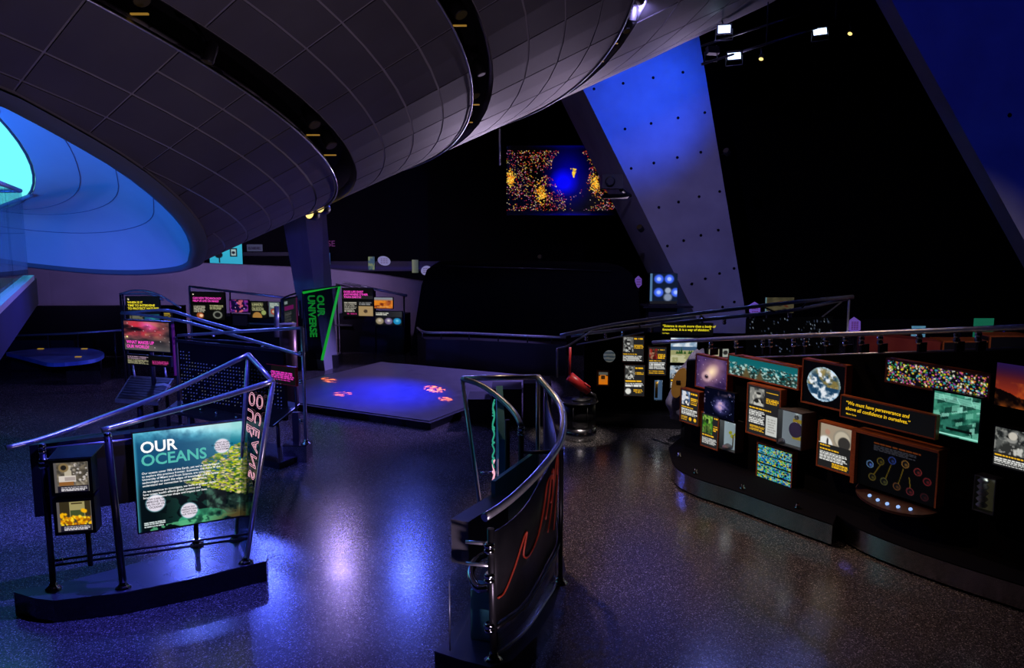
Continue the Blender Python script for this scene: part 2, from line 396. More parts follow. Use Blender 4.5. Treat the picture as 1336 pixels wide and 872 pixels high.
cone_sheet('light_channel', [(G1[0] - .02, G1[1] + .02), (G2[0] - .02, G2[1] + .02), (G3[0] - .02, G3[1] + .02)], 4, M['wallblack'], shell, -.42, .06)
# channel walls (thin returns on both sides of each slot)
mb = MB()
for g in (G1, G2, G3):
    for s in g:
        P = [[cone(s, d, .02), cone(s, d, -.45)] for d in np.arange(60, 421, 4)]
        V = [q for p in P for q in p]; mb.add(V, [(2 * i, 2 * i + 2, 2 * i + 3, 2 * i + 1) for i in range(len(P) - 1)], True)
mb.build('channel_return', M['darksteel'], shell)
# edge trims of the slots that catch the light
mb = MB()
for g in (G1, G2, G3): mb.tube([cone(g[0] - .0008, d, .035) for d in np.arange(96, 262, 2)], .012, 5)
mb.build('channel_edge', M['steel'], shell)
# panels one by one
def cone_panel(sa, sb, d0, d1, rimmed=False):
    V, F = [], []; nu, nv = 3, 3 if sb - sa < .05 else 4; gap_d = .12; gs = .0008
    for j in range(nv):
        for i in range(nu):
            d = d0 + gap_d + (d1 - d0 - 2 * gap_d) * i / (nu - 1)
            lo = rim_s(d) + .015 if rimmed else sa + gs
            s = lo + (sb - gs - lo) * j / (nv - 1); V.append(cone(s, d, .012))
    top = len(V)
    for j in range(nv - 1):
        for i in range(nu - 1): F.append((j * nu + i, j * nu + i + 1, (j + 1) * nu + i + 1, (j + 1) * nu + i))
    ring = [i for i in range(nu)] + [j * nu + nu - 1 for j in range(1, nv)] + [(nv - 1) * nu + i for i in range(nu - 2, -1, -1)] + [j * nu for j in range(nv - 2, 0, -1)]
    for q in ring:
        V.append(V[q])
    nr = (len(V) - top)
    # lower the skirt onto the joint sheet
    for k, q in enumerate(ring):
        p = V[q] - AP; ax = p.dot(AX); rd = (p - AX * ax).normalized(); V[top + k] = V[q] - (rd * CN - AX * SN) * .016
    for k in range(nr): F.append((ring[k], top + k, top + (k + 1) % nr, ring[(k + 1) % nr]))
    return MB().add(V, F, False)
for k in range(-4, 12):
    d0 = 143.3 + 8.0 * k - .0; d1 = d0 + 8.0
    if d1 > 236: continue
    if d0 < 150: rows1 = [(None, .470), (.470, .493), (.493, .536)]
    else: rows1 = [(None, .470), (.470, .493), (.493, .515), (.515, .536)]
    if rim_s(d0) < .43 or d0 > 158: rows1 = [(None, .447)] + [(.447, .470)] + rows1[1:]
    if rim_s(d1) < .40: rows1 = [(None, .425), (.425, .447)] + rows1[1:]
    rows = rows1 + [(.555, .583), (.583, .611), (.611, .64), (.64, .668)]
    if d0 > 130: rows += [(.687, .72), (.72, .753), (.753, .786), (.786, .818), (.834, .88), (.88, .93), (.93, .98), (.98, 1.03)]
    for sa, sb in rows:
        mbp = cone_panel(sa if sa else 0, sb, d0, d1, sa is None); mbp.build('cone_panel', M['shell'], shell)
# lip round the opening and the moulded liner with its oculus
mb = MB(); P = []
for d in range(60, 421, 4):
    s = rim_s(d); P.append([cone(s + .014, d, .05), cone(s + .003, d, .03), cone(s, d, -.03), cone(s + .012, d, -.2)])
V = [q for p in P for q in p]
mb.add(V, [(4 * i + k, 4 * i + 4 + k, 4 * i + 5 + k, 4 * i + 1 + k) for i in range(len(P) - 1) for k in range(3)], True)
mb.build('opening_lip', M['lip'], shell)
OC = AP + AX * (.40 * D + .95); OR, OT = 2.58, .80
def liner(t, d):            # t 0 at the rim .. 1 at the oculus
    a = math.radians(d); p0 = cone(rim_s(d) + .003, d, -.05)
    rd = E1 * math.cos(a) + E2 * math.sin(a); p1 = OC + rd * OR + AX * (OT * math.sin(a))
    return p0.lerp(p1, t) + AX * (.55 * math.sin(PI * t) * (1 - .35 * t))
mb = MB(); nt_, nd = 14, 90
V = [liner(j / nt_, 60 + 360 * i / nd) for j in range(nt_ + 1) for i in range(nd)]
mb.add(V, [(j * nd + i, j * nd + (i + 1) % nd, (j + 1) * nd + (i + 1) % nd, (j + 1) * nd + i) for j in range(nt_) for i in range(nd)], True)
lo_ = mb.build('opening_liner', M['liner'], shell)
for t in (.28, .52, .75):
    MB().tube([liner(t, d) - AX * .004 for d in range(60, 421, 4)], .007, 5).build('seam', M['seam'], lo_)
mb = MB(); mb.add([OC + AX * (.02 + OT * math.sin(a)) + (E1 * math.cos(a) + E2 * math.sin(a)) * (OR + .03) for a in np.linspace(0, 2 * PI, 48, endpoint=False)], [tuple(range(48))])
sky = mb.build('window_1', M['e_cyan']); struct(sky)
MB().tube([OC + AX * (OT * math.sin(a)) + (E1 * math.cos(a) + E2 * math.sin(a)) * (OR - .02) for a in np.linspace(0, 2 * PI, 60)], .02, 6).build('window_rim', M['lip'], sky)
def ocp(x, y): return OC - AX * .03 + E1 * x + E2 * y + AX * (OT * y / OR)
MB().tube([ocp(-2.6, .5), ocp(0, 1.0), ocp(2.4, 1.2)], .035, 6).build('window_bar', M['seam'], sky)
MB().tube([ocp(-2.1, -1.5), ocp(-1.2, -2.2), ocp(0, -2.5), ocp(1.5, -2.1)], .03, 6).build('window_bar', M['seam'], sky)

# ---- concrete columns
def column(label, face, vec, holes):
    c = MB().extrude(face, vec).build('concrete_column', M['concrete'])
    tag(c, label, 'column', 'leaning concrete columns'); c['kind'] = 'structure'
    f = [Vector(p) for p in face]; n = (f[1] - f[0]).cross(f[3] - f[0]).normalized()
    if n.dot(CAM - f[0]) < 0: n = -n
    hm = MB().lathe((0, 0, 0), [(.038, -.002), (.038, .004), (.02, .006)], 8, n).build('tie_hole', M['wallblack'], c); me = hm.data
    for i, (a, b) in enumerate(holes):
        p = (f[0] * (1 - a) + f[1] * a) * (1 - b) + (f[3] * (1 - a) + f[2] * a) * b
        o = hm if i == 0 else link('tie_hole', me, c)
        o.location = p
    return c
Yc = 21.5
hol = [(a + (.08 if k % 2 else -.03), b + a * .05) for k, b in enumerate((.12, .2, .29, .38, .47, .56, .65, .74)) for a in (.12, .37, .62, .86)]
colA = column('tall leaning concrete column lit blue near its top, beside the dotted screen',
       [at(942, 482, Yc), at(985, 482, Yc), at(889, -90, Yc), at(658, -90, Yc)], (-.35, 2.6, 0), hol)
Yr = 14.0
column('dark leaning concrete column rising beside the curved science stand',
       [at(1480, 575, Yr), at(1660, 575, Yr), at(1560, -160, Yr), at(1075, -160, Yr)], (.0, .45, 0), [(.2, .4), (.45, .4), (.2, .6), (.5, .62)])
b0, b1, b2 = fl(402, 478), fl(424, 484), fl(441, 479)
t0, t1, t2 = at(352, 190, b0.y + .1), at(386, 190, b1.y), at(419, 190, b2.y)
b3 = b0 + (b2 - b1); t3 = t0 + (t2 - t1)
cm = MB().add([b0, b1, b2, b3, t0, t1, t2, t3], [(0, 1, 5, 4), (1, 2, 6, 5), (2, 3, 7, 6), (3, 0, 4, 7), (0, 3, 2, 1), (4, 5, 6, 7)]).build('concrete_column', M['concrete'])
tag(cm, 'slim concrete column behind the green neon fin sign', 'column', 'leaning concrete columns'); cm['kind'] = 'structure'

# ---- low curved plaster wall at the back, dark partition in front of it
def strip_wall(name, pts, tops, th, m, z0=0.):
    mb = MB(); n = len(pts); V = []
    for (x, y), zt in zip(pts, tops): V += [(x, y, z0), (x, y, zt), (x, y + th, zt), (x, y + th, z0)]
    F = [(4 * i + k, 4 * i + 4 + k, 4 * i + 4 + (k + 1) % 4, 4 * i + (k + 1) % 4) for i in range(n - 1) for k in range(4)]
    F += [(0, 1, 2, 3), tuple(4 * (n - 1) + k for k in (3, 2, 1, 0))]
    return mb.add(V, F, False).build(name, m)
lw = strip_wall('low_wall', [(-19, 26.4), (-15, 26.9), (-11, 26.9), (-8.5, 26.6), (-6, 26), (-4, 25.2), (-2.6, 24.4)], [2.9, 2.7, 2.35, 2.27, 2.2, 2.05, 1.9], .3, M['lowwall'])
struct(lw); lw['label'] = 'low violet-lit plaster wall'
pt = strip_wall('dark_partition', [(-20, 22.2), (-14, 22.4), (-9, 22.6)], [1.38, 1.38, 1.38], .2, M['wallblack']); struct(pt)

# ---- dark theatre enclosure and its railed counter
Ye = 22.6
pr = [at(535, 466, Ye), at(550, 372, Ye), at(557, 352, Ye), at(566, 345.5, Ye), at(640, 343.5, Ye), at(720, 344.5, Ye), at(800, 347, Ye), at(815, 350, Ye), at(825, 358, Ye), at(833, 380, Ye), at(838, 466, Ye)]
pr[0].z = 0; pr[-1].z = 0
th = thing('theatre_booth', 'big black theatre booth with rounded top corners behind the railed counter', 'booth', (1, Ye, 0))
MB().extrude(pr, (0, 1.6, 0)).build('shell', M['wallblack'], th)
MB().tube([at(x, y, Ye - .05) for x, y in ((582, 347), (640, 349), (720, 351), (798, 354))], .025, 6).build('light_strip', M['darksteel'], th)
ct = thing('railed_counter', 'long low black counter with steel rail in front of the theatre booth', 'counter', fl(640, 492))
cp = [(545, 474), (556, 482), (600, 483), (650, 486), (700, 489), (738, 491)]
cf = [fl(x, y) for x, y in cp]
mb = MB(); V = []
for p in cf: V += [(p.x, p.y, 0), (p.x, p.y, .76), (p.x + .05, p.y + .5, .76), (p.x + .05, p.y + .5, 0)]
mb.add(V, [(4 * i + k, 4 * i + 4 + k, 4 * i + 4 + (k + 1) % 4, 4 * i + (k + 1) % 4) for i in range(len(cf) - 1) for k in range(4)] + [(0, 1, 2, 3), tuple(4 * (len(cf) - 1) + k for k in (3, 2, 1, 0))])
mb.build('counter_body', M['black'], ct)
rl = smooth([Vector((p.x, p.y + .1, .92)) for p in cf], 4)
MB().tube(rl, .03, 8).build('rail', M['steel'], ct)
for i in range(0, len(rl), 3):
    MB().tube([rl[i], (rl[i].x, rl[i].y, .74)], .02, 6).build('post', M['darksteel'], ct)

# ---- stage: a low square platform on which a projector throws coloured light
sF, sR, sB, sL = fl(562, 561), fl(717, 499), fl(497, 478), fl(311, 524.5)
st = thing('projection_stage', 'low square stage platform with blue and orange projected light', 'stage', (sF + sB) / 2)
MB().prism([(p.x, p.y) for p in (sF, sR, sB, sL)], .0, .12).build('platform', M['black'], st)
cS = (sF + sB) / 2
def ins(p, k=.035): return (p.x + (cS.x - p.x) * k, p.y + (cS.y - p.y) * k)
MB().prism([ins(p) for p in (sF, sR, sB, sL)], .12, .135).build('stage_top', M['stage'], st)
# seat blocks beside the stage
bk = thing('stage_bench', 'low black two-step bench block at the corner of the stage', 'bench', fl(640, 552))
for (x0, y0, w, hh) in ((-.42, .16, .42, .46), (.02, .1, .55, .66), (.6, -.05, .5, .8)):
    c = fl(640, 556); MB().box((c.x + x0 + w / 2, c.y + y0 + .35, hh / 2), (w, .7, hh)).build('block', M['black'], bk)

# ---- gallery slab with glass balustrade at the left
sc0, sc1 = Vector((-5.18, 9, 0)), Vector((-2.6, 3.8, 0))
gs = struct(MB().prism([(-5.18, 9), (-2.6, 3.8), (-9, 3.8), (-12.5, 9), (-12.5, 9.25), (-5.3, 9.25)], 2.80, 3.09).build('gallery_slab', M['navy']))
dv = (sc1 - sc0).normalized(); nn = Vector((dv.y, -dv.x, 0))
if nn.x > 0: nn = -nn
bal = thing('glass_balustrade', 'glass balustrade with slim top rail on the gallery edge', 'railing', (-5.3, 8.9, 3.09))
for k in range(3):
    a = sc0 + dv * (.08 + k * 1.75) + nn * .05; b = a + dv * 1.68
    MB().extrude([(a.x, a.y, 3.09), (b.x, b.y, 3.09), (b.x, b.y, 4.02), (a.x, a.y, 4.02)], nn * .02).build('glass_pane', M['glass'], bal)
a = sc0 + dv * .06 + nn * .06; b = a + dv * 5.3
MB().tube([(a.x - 3.5, a.y, 4.04), (a.x, a.y, 4.04), (b.x, b.y, 4.04)], .022, 8).build('top_rail', M['steel'], bal)
MB().extrude([(a.x - 3.5, a.y, 3.09), (a.x, a.y, 3.09), (a.x, a.y, 4.02), (a.x - 3.5, a.y, 4.02)], (0, .02, 0)).build('glass_pane', M['glass'], bal)
a = sc0 + nn * .1
MB().extrude([(sc0.x, sc0.y, 3.09), (sc1.x, sc1.y, 3.09), (sc1.x, sc1.y, 3.14), (sc0.x, sc0.y, 3.14)], nn * .1).build('base_channel', M['steel'], bal)

# ================================================================== EXHIBIT STANDS
def plinth(parent, pts, z0, z1, m='gloss', side=None, name='plinth'):
    P = smooth([Vector((p.x, p.y, 0)) for p in pts] + [Vector((pts[0].x, pts[0].y, 0))], 3)[:-1]
    return MB().prism([(p.x, p.y) for p in P], z0, z1).build(name, m if not isinstance(m, str) else M[m], parent)
def post(parent, a, b, r=.028, m='darksteel', flange=True, name='post'):
    p = MB().tube([a, b], r, 10).build(name, M[m], parent)
    if flange:
        lo = a if a[2] < b[2] else b
        MB().lathe(lo, [(.075, 0), (.075, .012), (.05, .03), (.035, .05), (.035, .07)], 14).build('flange', M['chrome'], p)
    return p
def clamp(parent, p, r=.035, h=.09, ax=(0, 0, 1), name='clamp'):
    return MB().lathe(p, [(r * .7, 0), (r, h * .15), (r, h * .4), (r * .6, h * .5), (r, h * .6), (r, h * .85), (r * .7, h)], 10, ax).build(name, M['chrome'], parent)

# ---------------- oceans stand
os_ = thing('exhibit_stand', 'boat shaped exhibit stand with a backlit underwater reef panel', 'exhibit stand', fl(180, 790), 'boat shaped exhibit stands')
zp = .22
outl = [(18, 773), (45, 781), (70, 784), (159, 774), (257, 754), (347, 732), (349, 724), (331, 690), (299, 693), (248, 714), (156, 741), (75, 762), (24, 769)]
pl_pts = [fl(x, y, zp) for x, y in outl]
MB().prism([(p.x, p.y) for p in pl_pts], 0, zp - .012).build('plinth', M['gloss'], os_); MB().prism([(p.x, p.y) for p in pl_pts], zp - .012, zp).build('plinth_top', M['plinthtop'], os_)
MB().add([p + Vector((0, 0, .002)) for p in [fl(x, y, zp) for x, y in ((108, 770), (140, 772), (128, 778), (98, 776))]], [(0, 1, 2, 3)]).build('hatch', M['panelblack'], os_)
railA = smooth([fl(8, 585, 1.62), fl(58, 572, 1.65), fl(128, 547, 1.75), fl(225, 510, 1.98), fl(324, 463, 2.35)])
railB = smooth([fl(133, 562, 1.72), fl(193, 545, 1.78), fl(273, 523, 1.95), fl(356, 498, 2.15)])
MB().tube(railA, .026, 12).build('rail', M['steel'], os_)
MB().tube(railB, .028, 12).build('rail', M['steel'], os_)
TB, TF = railA[-1], railB[-1]; BF = fl(321, 735, zp); BB = fl(308, 705, zp)
MB().tube([TB, TF], .026, 12).build('rail', M['steel'], os_)
post(os_, BF, TF, .026, 'steel'); post(os_, BB, TB, .022, 'steel')
P1, P2, P3 = fl(70, 769, zp), fl(161, 768, zp), fl(257, 712, zp)
p1t = P1 + Vector((0, 0, 1.40)); p2t = P2 + Vector((-.05, 0, 1.5))
post(os_, P1, p1t, .03); post(os_, P2, p2t, .035); post(os_, P3, P3 + Vector((0, 0, .26)), .026)
clamp(os_, p1t - Vector((0, 0, .06)), .035, .1); clamp(os_, p2t - Vector((0, 0, .06)), .035, .1); clamp(os_, P1 + Vector((0, 0, 1.2)), .045, .1)
# fin plate with neon outline letters
fin = MB().extrude([TB * .97 + TF * .03 - Vector((0, 0, .03)), TF * .9 + TB * .1 - Vector((0, 0, .05)), BF * .9 + BB * .1 + Vector((0, 0, .06)), BB * .9 + BF * .1 + Vector((0, 0, .06))], ((TF - TB).cross(BF - TB)).normalized() * .015).build('fin_plate', M['darkglass'], os_)
MB().tube([TB.lerp(BB, .45), TF.lerp(BF, .6)], .014, 8).build('fin_stay', M['darksteel'], os_)
finN = (TF - TB).cross(BF - TB).normalized()
if finN.dot(CAM - TB) < 0: finN = -finN
def fin_letters(body, q0, q1, size, mt, parent, upside, outline, off=.03, spacing=1.):
    """letters reading downwards from q0 to q1 on the fin"""
    r = (q1 - q0).normalized(); up = upside - r * upside.dot(r)
    return letters('neon_lettering', body, q0 + finN * off, r, up, size, M[mt], parent, outline=outline, spacing=spacing)
left = (TB - TF)
def fq(a, b): return (TB * (1 - a) + TF * a) * (1 - b) + (BB * (1 - a) + BF * a) * b
fin_letters('OUR', fq(.52, .13), fq(.62, .55), .19, 'e_neonpink', fin, left, .0028, spacing=1.3)
fin_letters('OCEANS', fq(.84, .10), fq(.97, .7), .19, 'e_neonpink', fin, left, .0028, spacing=1.3)
# main backlit panel
plO = Plane((-3.69, 8.18), (-2.78, 8.70))
im = Img(190, 175, (.02, .2, .3), 3); n1 = fbm(190, 175, 5, im.rng); n2 = fbm(190, 175, 14, im.rng, 4)
u, v = im.u, im.v
im.a[:] = np.array([.03, .30, .45]); im.mix(v * 1.35 - .35, (.01, .08, .10)); im.mix((u - .35) * (1 - v) * 1.3, (.10, .55, .62))
im.mix(np.clip(.16 - v, 0, 1) * 9 * (n2 * 1.8 - .3) * (.5 + u), (.45, .85, .95)); im.mix(np.clip(.10 - v, 0, 1) * 14 * np.clip(u - .15, 0, 1), (.95, 1., 1.)); im.mix(np.clip(u - .55, 0, 1) * np.clip(.22 - v, 0, 1) * 14, (.6, .85, .85))
im.mix(np.clip(v - .5, 0, 1) * 5, (.008, .05, .055)); im.mix(np.clip((v - .5) * 6, 0, 1) * (n2 > .54) * np.clip(u * 4 - .6, 0, 1) * .6, (.10, .32, .27))
im.mix(((u > .62) & (v > .66)) * (n2 * 2.2 - .7), (.32, .45, .38)); im.mix((((u - .58) * 2.2) ** 2 + ((v - .96) * 5) ** 2 < .25) * (n2 * 1.8 - .2), (.22, .62, .45))
im.mix((v > .93 + .08 * np.abs(u - .6)) * (n2 > .45) * .8, (.35, .7, .5)); im.mix(np.clip(u - .6, 0, 1) * 4 * np.clip(v - .86, 0, 1) * 8 * (n2 > .42), (.30, .26, .14))
rg = im.rng
for k in range(760):
    cu = .42 + .58 * rg.random() ** .6; top = .58 - .42 * (cu - .42) / .58 * .55; bot = .56 + .22 * (cu - .42) / .58
    cv = rg.uniform(top - .02 - .12 * (cu > .6), bot)
    if cu < .5 and rg.random() < .5: continue
    c = [(.75, .78, .1), (.55, .62, .15), (.85, .8, .55), (.2, .35, .12), (.62, .55, .45), (.35, .5, .1)][rg.integers(6)]
    a = rg.uniform(-.3, .5); du, dv_ = u - cu, (v - cv); x = du * math.cos(a) + dv_ * math.sin(a); y = -du * math.sin(a) + dv_ * math.cos(a)
    L_ = .012 + .022 * cu * rg.random(); im.mix(1.6 - (x / L_) ** 2 * 1.6 - (y / (.006 + .004 * cu)) ** 2 * 1.6, c)
im.mix((.03 - u) * 25, (.35, .75, .85)); im.text(.05, .24, .905, .965, 3, (.8, .85, .85))
for cu, cv, r in ((.79, .235, .078), (.16, .725, .09), (.455, .855, .083)): im.disc(cu, cv, r + .008, (.4, .75, .8), 1.02, .2); im.disc(cu, cv, r, (.88, .85, .90), 1.02, .12)
pO = panel(os_, plO, 173, 566, 318, 697, im, .0, .07, .012)
hO = pO[4]
ptext(pO, plO, 'OUR', .055, .205, .155, 'e_white', bold=.022)
ptext(pO, plO, 'OCEANS', .055, .335, .155, 'e_teal', bold=.022)
ptext(pO, plO, 'Our oceans cover 70% of the Earth, yet we\'ve barely begun\nto explore this precious frontier. Scientists, like those at the\nUniversity of Miami and Frost Science, are using new\ntechnologies to push the edges of knowledge and to better\nunderstand our connection to ocean ecosystems.', .055, .42, .030, 'e_white', bold=.01, line=1.05)
ptext(pO, plO, 'As we continue to investigate, we learn in greater detail\nhow ocean health affects global systems and\nhow ocean resources shape and impact our lives.', .055, .605, .030, 'e_white', bold=.01, line=1.05)
for bd, cu, cv, sz in (('WHAT DOES\nTHE FUTURE HOLD\nFOR OCEAN\nECOSYSTEMS?', .79, .205, .024), ('HOW CAN WE\nIMPROVE THE\nHEALTH OF OUR\nOCEANS?', .16, .69, .028), ('HOW DO\nCURRENTS SHAPE\nWHAT IS IN\nOUR WATERS?', .455, .825, .024)):
    ptext(pO, plO, bd, cu, cv, sz, 'inkdark', bold=.015, align='CENTER')
# stays under the panel: two thin bars between first post and fin
a, b = P1 + Vector((0, 0, .28)), BF.lerp(TF, .17)
for dz in (0, -.05): MB().tube([a + Vector((.02, .02, dz)), b + Vector((0, 0, dz))], .012, 8).build('stay', M['darksteel'], os_)
clamp(os_, a + Vector((.04, 0, 0)), .03, .07, (1, .3, .1))
# black back box with two small backlit showcases
pe = plO.P(.10, 0, -.12); plB = Plane((P1.x - .2, P1.y + .22), (pe.x, pe.y))
u0, z1 = plB.hit(38, 582); z0 = plB.hit(44, 676)[1]
MB().box(plB.P((u0 + plB.len) / 2, (z0 + z1) / 2 + .0, -.1), (plB.len - u0, .18, z1 - z0), (plB.r, plB.n, UP)).build('back_box', M['black'], os_)
MB().tube([plB.P(u0 + .1, z1 - .04, .02), plB.P(plB.len, z1 - .06, .02)], .014, 8).build('top_bar', M['steel'], os_)
def showcase_img(seed, kind):
    im = Img(60, 66, (.25, .23, .2), seed); n = fbm(60, 66, 8, im.rng)
    if kind == 0:
        im.mix(n * 1.6 - .4, (.55, .5, .42)); im.rect(.30, .5, .12, .45, (.72, .68, .6)); im.disc(.28, .18, .16, (.5, .42, .28)); im.disc(.28, .18, .09, (.12, .11, .1))
        im.blobs(70, (.5, 1), (.05, .75), (.02, .06), [(.6, .56, .5), (.25, .24, .22), (.4, .38, .36), (.75, .72, .7)]); im.rect(.12, .62, .45, .66, (.82, .78, .74)); im.rect(.3, .6, .5, .62, (.65, .6, .58)); im.rect(.12, .55, .66, .78, (.55, .36, .18))
    else:
        im.rect(.0, 1, 0, .5, (.2, .17, .1)); im.rect(.36, .8, .02, .55, (.62, .58, .38)); im.rect(.38, .78, .3, .52, (.25, .3, .16)); im.rect(.42, .74, .06, .1, (.25, .2, .1))
        im.blobs(80, (.02, .98), (.5, .8), (.04, .08), [(.95, .7, .05), (.85, .55, .03), (1., .85, .15), (.6, .35, .02)]); im.blobs(5, (.7, .82), (.3, .4), (.05, .08), [(.95, .7, .05)]); im.blobs(4, (.1, .25), (.4, .5), (.05, .08), [(.95, .7, .05)])
    im.rect(0, 1, .8, 1, (.12, .11, .16)); im.text(.18, .95, .82, .97, 3, (.85, .83, .85)); im.rect(0, .08, 0, 1, (.35, .33, .33)); im.rect(.98, 1, 0, 1, (.4, .38, .36)); return im
plS = Plane((P1.x - .1, P1.y - .08), (P1.x + .6, P1.y + .08))
i1 = panel(os_, plS, 72, 602, 117, 641, showcase_img(5, 0), .06, .2, .03, 'panelblack', name='showcase', label='showcase with cartons and netting')
i2 = panel(os_, plS, 76, 653, 121, 692, showcase_img(6, 1), .06, .2, .03, 'panelblack', name='showcase', label='showcase heaped with yellow pieces')
post(os_, Vector((P1.x + .36, P1.y + .02, .45)), Vector((P1.x + .36, P1.y + .02, .8)), .024, flange=False)
uu = (i1[1] + i1[3] / 2); tz = i1[2] + i1[4]
MB().extrude([plS.P(i1[1] - .04, tz + .035, .08), plS.P(i1[1] + i1[3] + .04, tz + .035, .08), plS.P(i1[1] + i1[3] + .1, tz + .10, -.12), plS.P(i1[1] + .0, tz + .10, -.12)], (0, 0, .01)).build('showcase_lid', M['darksteel'], os_)

# ---------------- centre stand seen end on
cs = thing('exhibit_stand', 'boat shaped exhibit stand with curved black panel bearing red squiggles', 'exhibit stand', fl(640, 830), 'boat shaped exhibit stands')
co_ = [(567, 850), (600, 861), (640, 871), (668, 862), (700, 830), (722, 795), (738, 742), (727, 690), (700, 668), (660, 690), (628, 745), (606, 800), (585, 832)]
cpl = [fl(x, y, zp) for x, y in co_]
MB().prism([(p.x, p.y) for p in cpl], 0, zp - .012).build('plinth', M['gloss'], cs); MB().prism([(p.x, p.y) for p in cpl], zp - .012, zp).build('plinth_top', M['plinthtop'], cs)
Cf, Cm, Cb = fl(644, 862, zp), fl(727, 762, zp), fl(704, 672, zp)
rz = [(632, 676, 1.36), (668, 650, 1.42), (702, 617, 1.52), (728, 582, 1.62), (735, 552, 1.72), (729, 525, 1.82), (702, 492, 2.02)]
rA = smooth([fl(x, y, z) for x, y, z in rz], 6)
MB().tube(rA, .035, 12).build('rail', M['steel'], cs)
TL = fl(603, 494, 2.0); TR = rA[-1]
MB().tube([TR, TL], .03, 12).build('rail', M['steel'], cs)
rB = smooth([TL, fl(628, 503, 1.95), fl(655, 522, 1.84), fl(672, 540, 1.75), fl(680, 556, 1.66)], 5)
MB().tube(rB, .03, 12).build('rail', M['steel'], cs)
post(cs, TR, Vector((TR.x, TR.y, zp)), .024, 'steel')
lb = fl(640, 668, .75); post(cs, TL, Vector((TL.x + .28, TL.y - .55, zp)), .024, 'steel')
pB = rB[-1]; post(cs, pB, Vector((pB.x, pB.y, zp)), .03, 'black'); post(cs, pB + Vector((-.14, .06, .05)), Vector((pB.x - .14, pB.y + .06, zp)), .026, 'black')
clamp(cs, pB - Vector((0, 0, .1)), .04, .1)
MB().tube([pB - Vector((0, 0, .28)), fl(722, 590, 1.42)], .02, 8).build('brace', M['darksteel'], cs)
MB().tube([fl(627, 618, .95), fl(668, 616, .95)], .02, 8).build('stay', M['chrome'], cs)
# teal fin plate seen on edge with its neon letters
f0 = fl(647, 504, 1.9); f1 = f0 + Vector((.07, -.30, -1.1)); 
ff = [f0, f0 + Vector((.05, 0, 0)), Vector((f0.x + .2, f0.y - .75, 1.12)), Vector((f0.x + .2, f0.y - .75, .62)), Vector((f0.x + .12, f0.y - .55, .35)), Vector((f0.x + .06, f0.y - .3, .35))]
ef = [f0, Vector((f0.x + .04, f0.y - .62, 1.45)), Vector((f0.x + .04, f0.y - .62, .72)), Vector((f0.x + .02, f0.y - .3, .5)), Vector((f0.x, f0.y, .62))]
fp = MB().extrude(ef, (.075, .02, 0)).build('fin_plate', M['teal'], cs)
def squiggle(y0, y1, z0, z1, n, m):
    q = [Vector((f0.x - .012 - .02 * (k % 2), f0.y + y0 + (y1 - y0) * k / n + .035 * math.sin(k * 2.1), z0 + (z1 - z0) * k / n + .03 * math.cos(k * 1.7))) for k in range(n + 1)]
    MB().tube(smooth(q, 4), .008, 6).build('neon_tube', M[m], fp)
squiggle(-.10, -.50, 1.74, 1.12, 16, 'e_tealsoft'); squiggle(-.18, -.42, 1.72, 1.2, 14, 'e_tealsoft')
squiggle(-.3, -.55, 1.12, .72, 12, 'e_neonpink'); squiggle(-.2, -.45, 1.08, .66, 12, 'e_neonpink')
# curved outer panel: from front post, past the middle post to the back
arc = [(x, y) for x, y in ((Cf.x + .0, Cf.y + .03), (fl(690, 826, zp).x - .03, fl(690, 826, zp).y), (fl(716, 788, zp).x - .03, fl(716, 788, zp).y), (Cm.x - .01, Cm.y), (Cm.x + .0, Cm.y + .55), (TR.x + .08, TR.y + .0))]
ac = smooth([Vector((x, y, 0)) for x, y in arc], 5)
railz = lambda y: float(np.interp(y, [p.y for p in rA], [p.z for p in rA]))
def curve_sheet(name, m, z0f, z1f, thick=.02, parent=cs, i0=0, i1=None):
    A_ = ac[i0:i1]; V = []
    for i, p in enumerate(A_):
        t = (A_[min(i + 1, len(A_) - 1)] - A_[max(i - 1, 0)]).normalized(); n = Vector((t.y, -t.x, 0))
        for q in (p, p - n * thick):
            V += [(q.x, q.y, z0f(p.y)), (q.x, q.y, z1f(p.y))]
    F = []
    for i in range(len(A_) - 1):
        a, b = 4 * i, 4 * i + 4; F += [(a, b, b + 1, a + 1), (a + 2, a + 3, b + 3, b + 2), (a + 1, b + 1, b + 3, a + 3), (a, a + 2, b + 2, b)]
    F += [(0, 1, 3, 2), tuple(4 * (len(A_) - 1) + k for k in (0, 2, 3, 1))]
    return MB().add(V, F, True).build(name, m, parent)
barz = lambda y: float(np.interp(y, [6.6, 8.05, 9], [.49, .70, .8]))
cpn = curve_sheet('curved_panel', M['panelblack'], lambda y: barz(y) + .02, lambda y: railz(y) - .08)
curve_sheet('lower_glass', M['greyglass'], lambda y: .25, lambda y: barz(y) - .02, .012, cs, 0, 17)
MB().tube([p + Vector((.02, -.02, barz(p.y))) for p in ac], .018, 8).build('lower_bar', M['darksteel'], cs)
MB().tube([p + Vector((.0, -.0, .24)) for p in ac[:17]], .012, 8).build('lower_bar', M['steel'], cs)
def on_arc(k, z, off=.012):
    i = int(k); f_ = k - i; p = ac[i].lerp(ac[min(i + 1, len(ac) - 1)], f_); t = (ac[min(i + 1, len(ac) - 1)] - ac[max(i - 1, 0)]).normalized()
    return Vector((p.x + t.y * off, p.y - t.x * off, z))
def ribbon(path, w): MB().tube(smooth([on_arc(k, z) for k, z in path], 4), w * .62, 5).build('red_squiggle', M['redline'], cpn)
ribbon([(.5, .72), (1.5, .74), (3, .9), (4.5, 1.1), (5, 1.12), (4.4, .95), (5.5, .9), (7.5, 1.0), (9, 1.2), (10, 1.38), (11.5, 1.42), (12, 1.36)], .016)
ribbon([(9.5, 1.05), (10.5, 1.22), (11.3, 1.4), (12.2, 1.45), (12, 1.25), (11.2, 1.15)], .014)
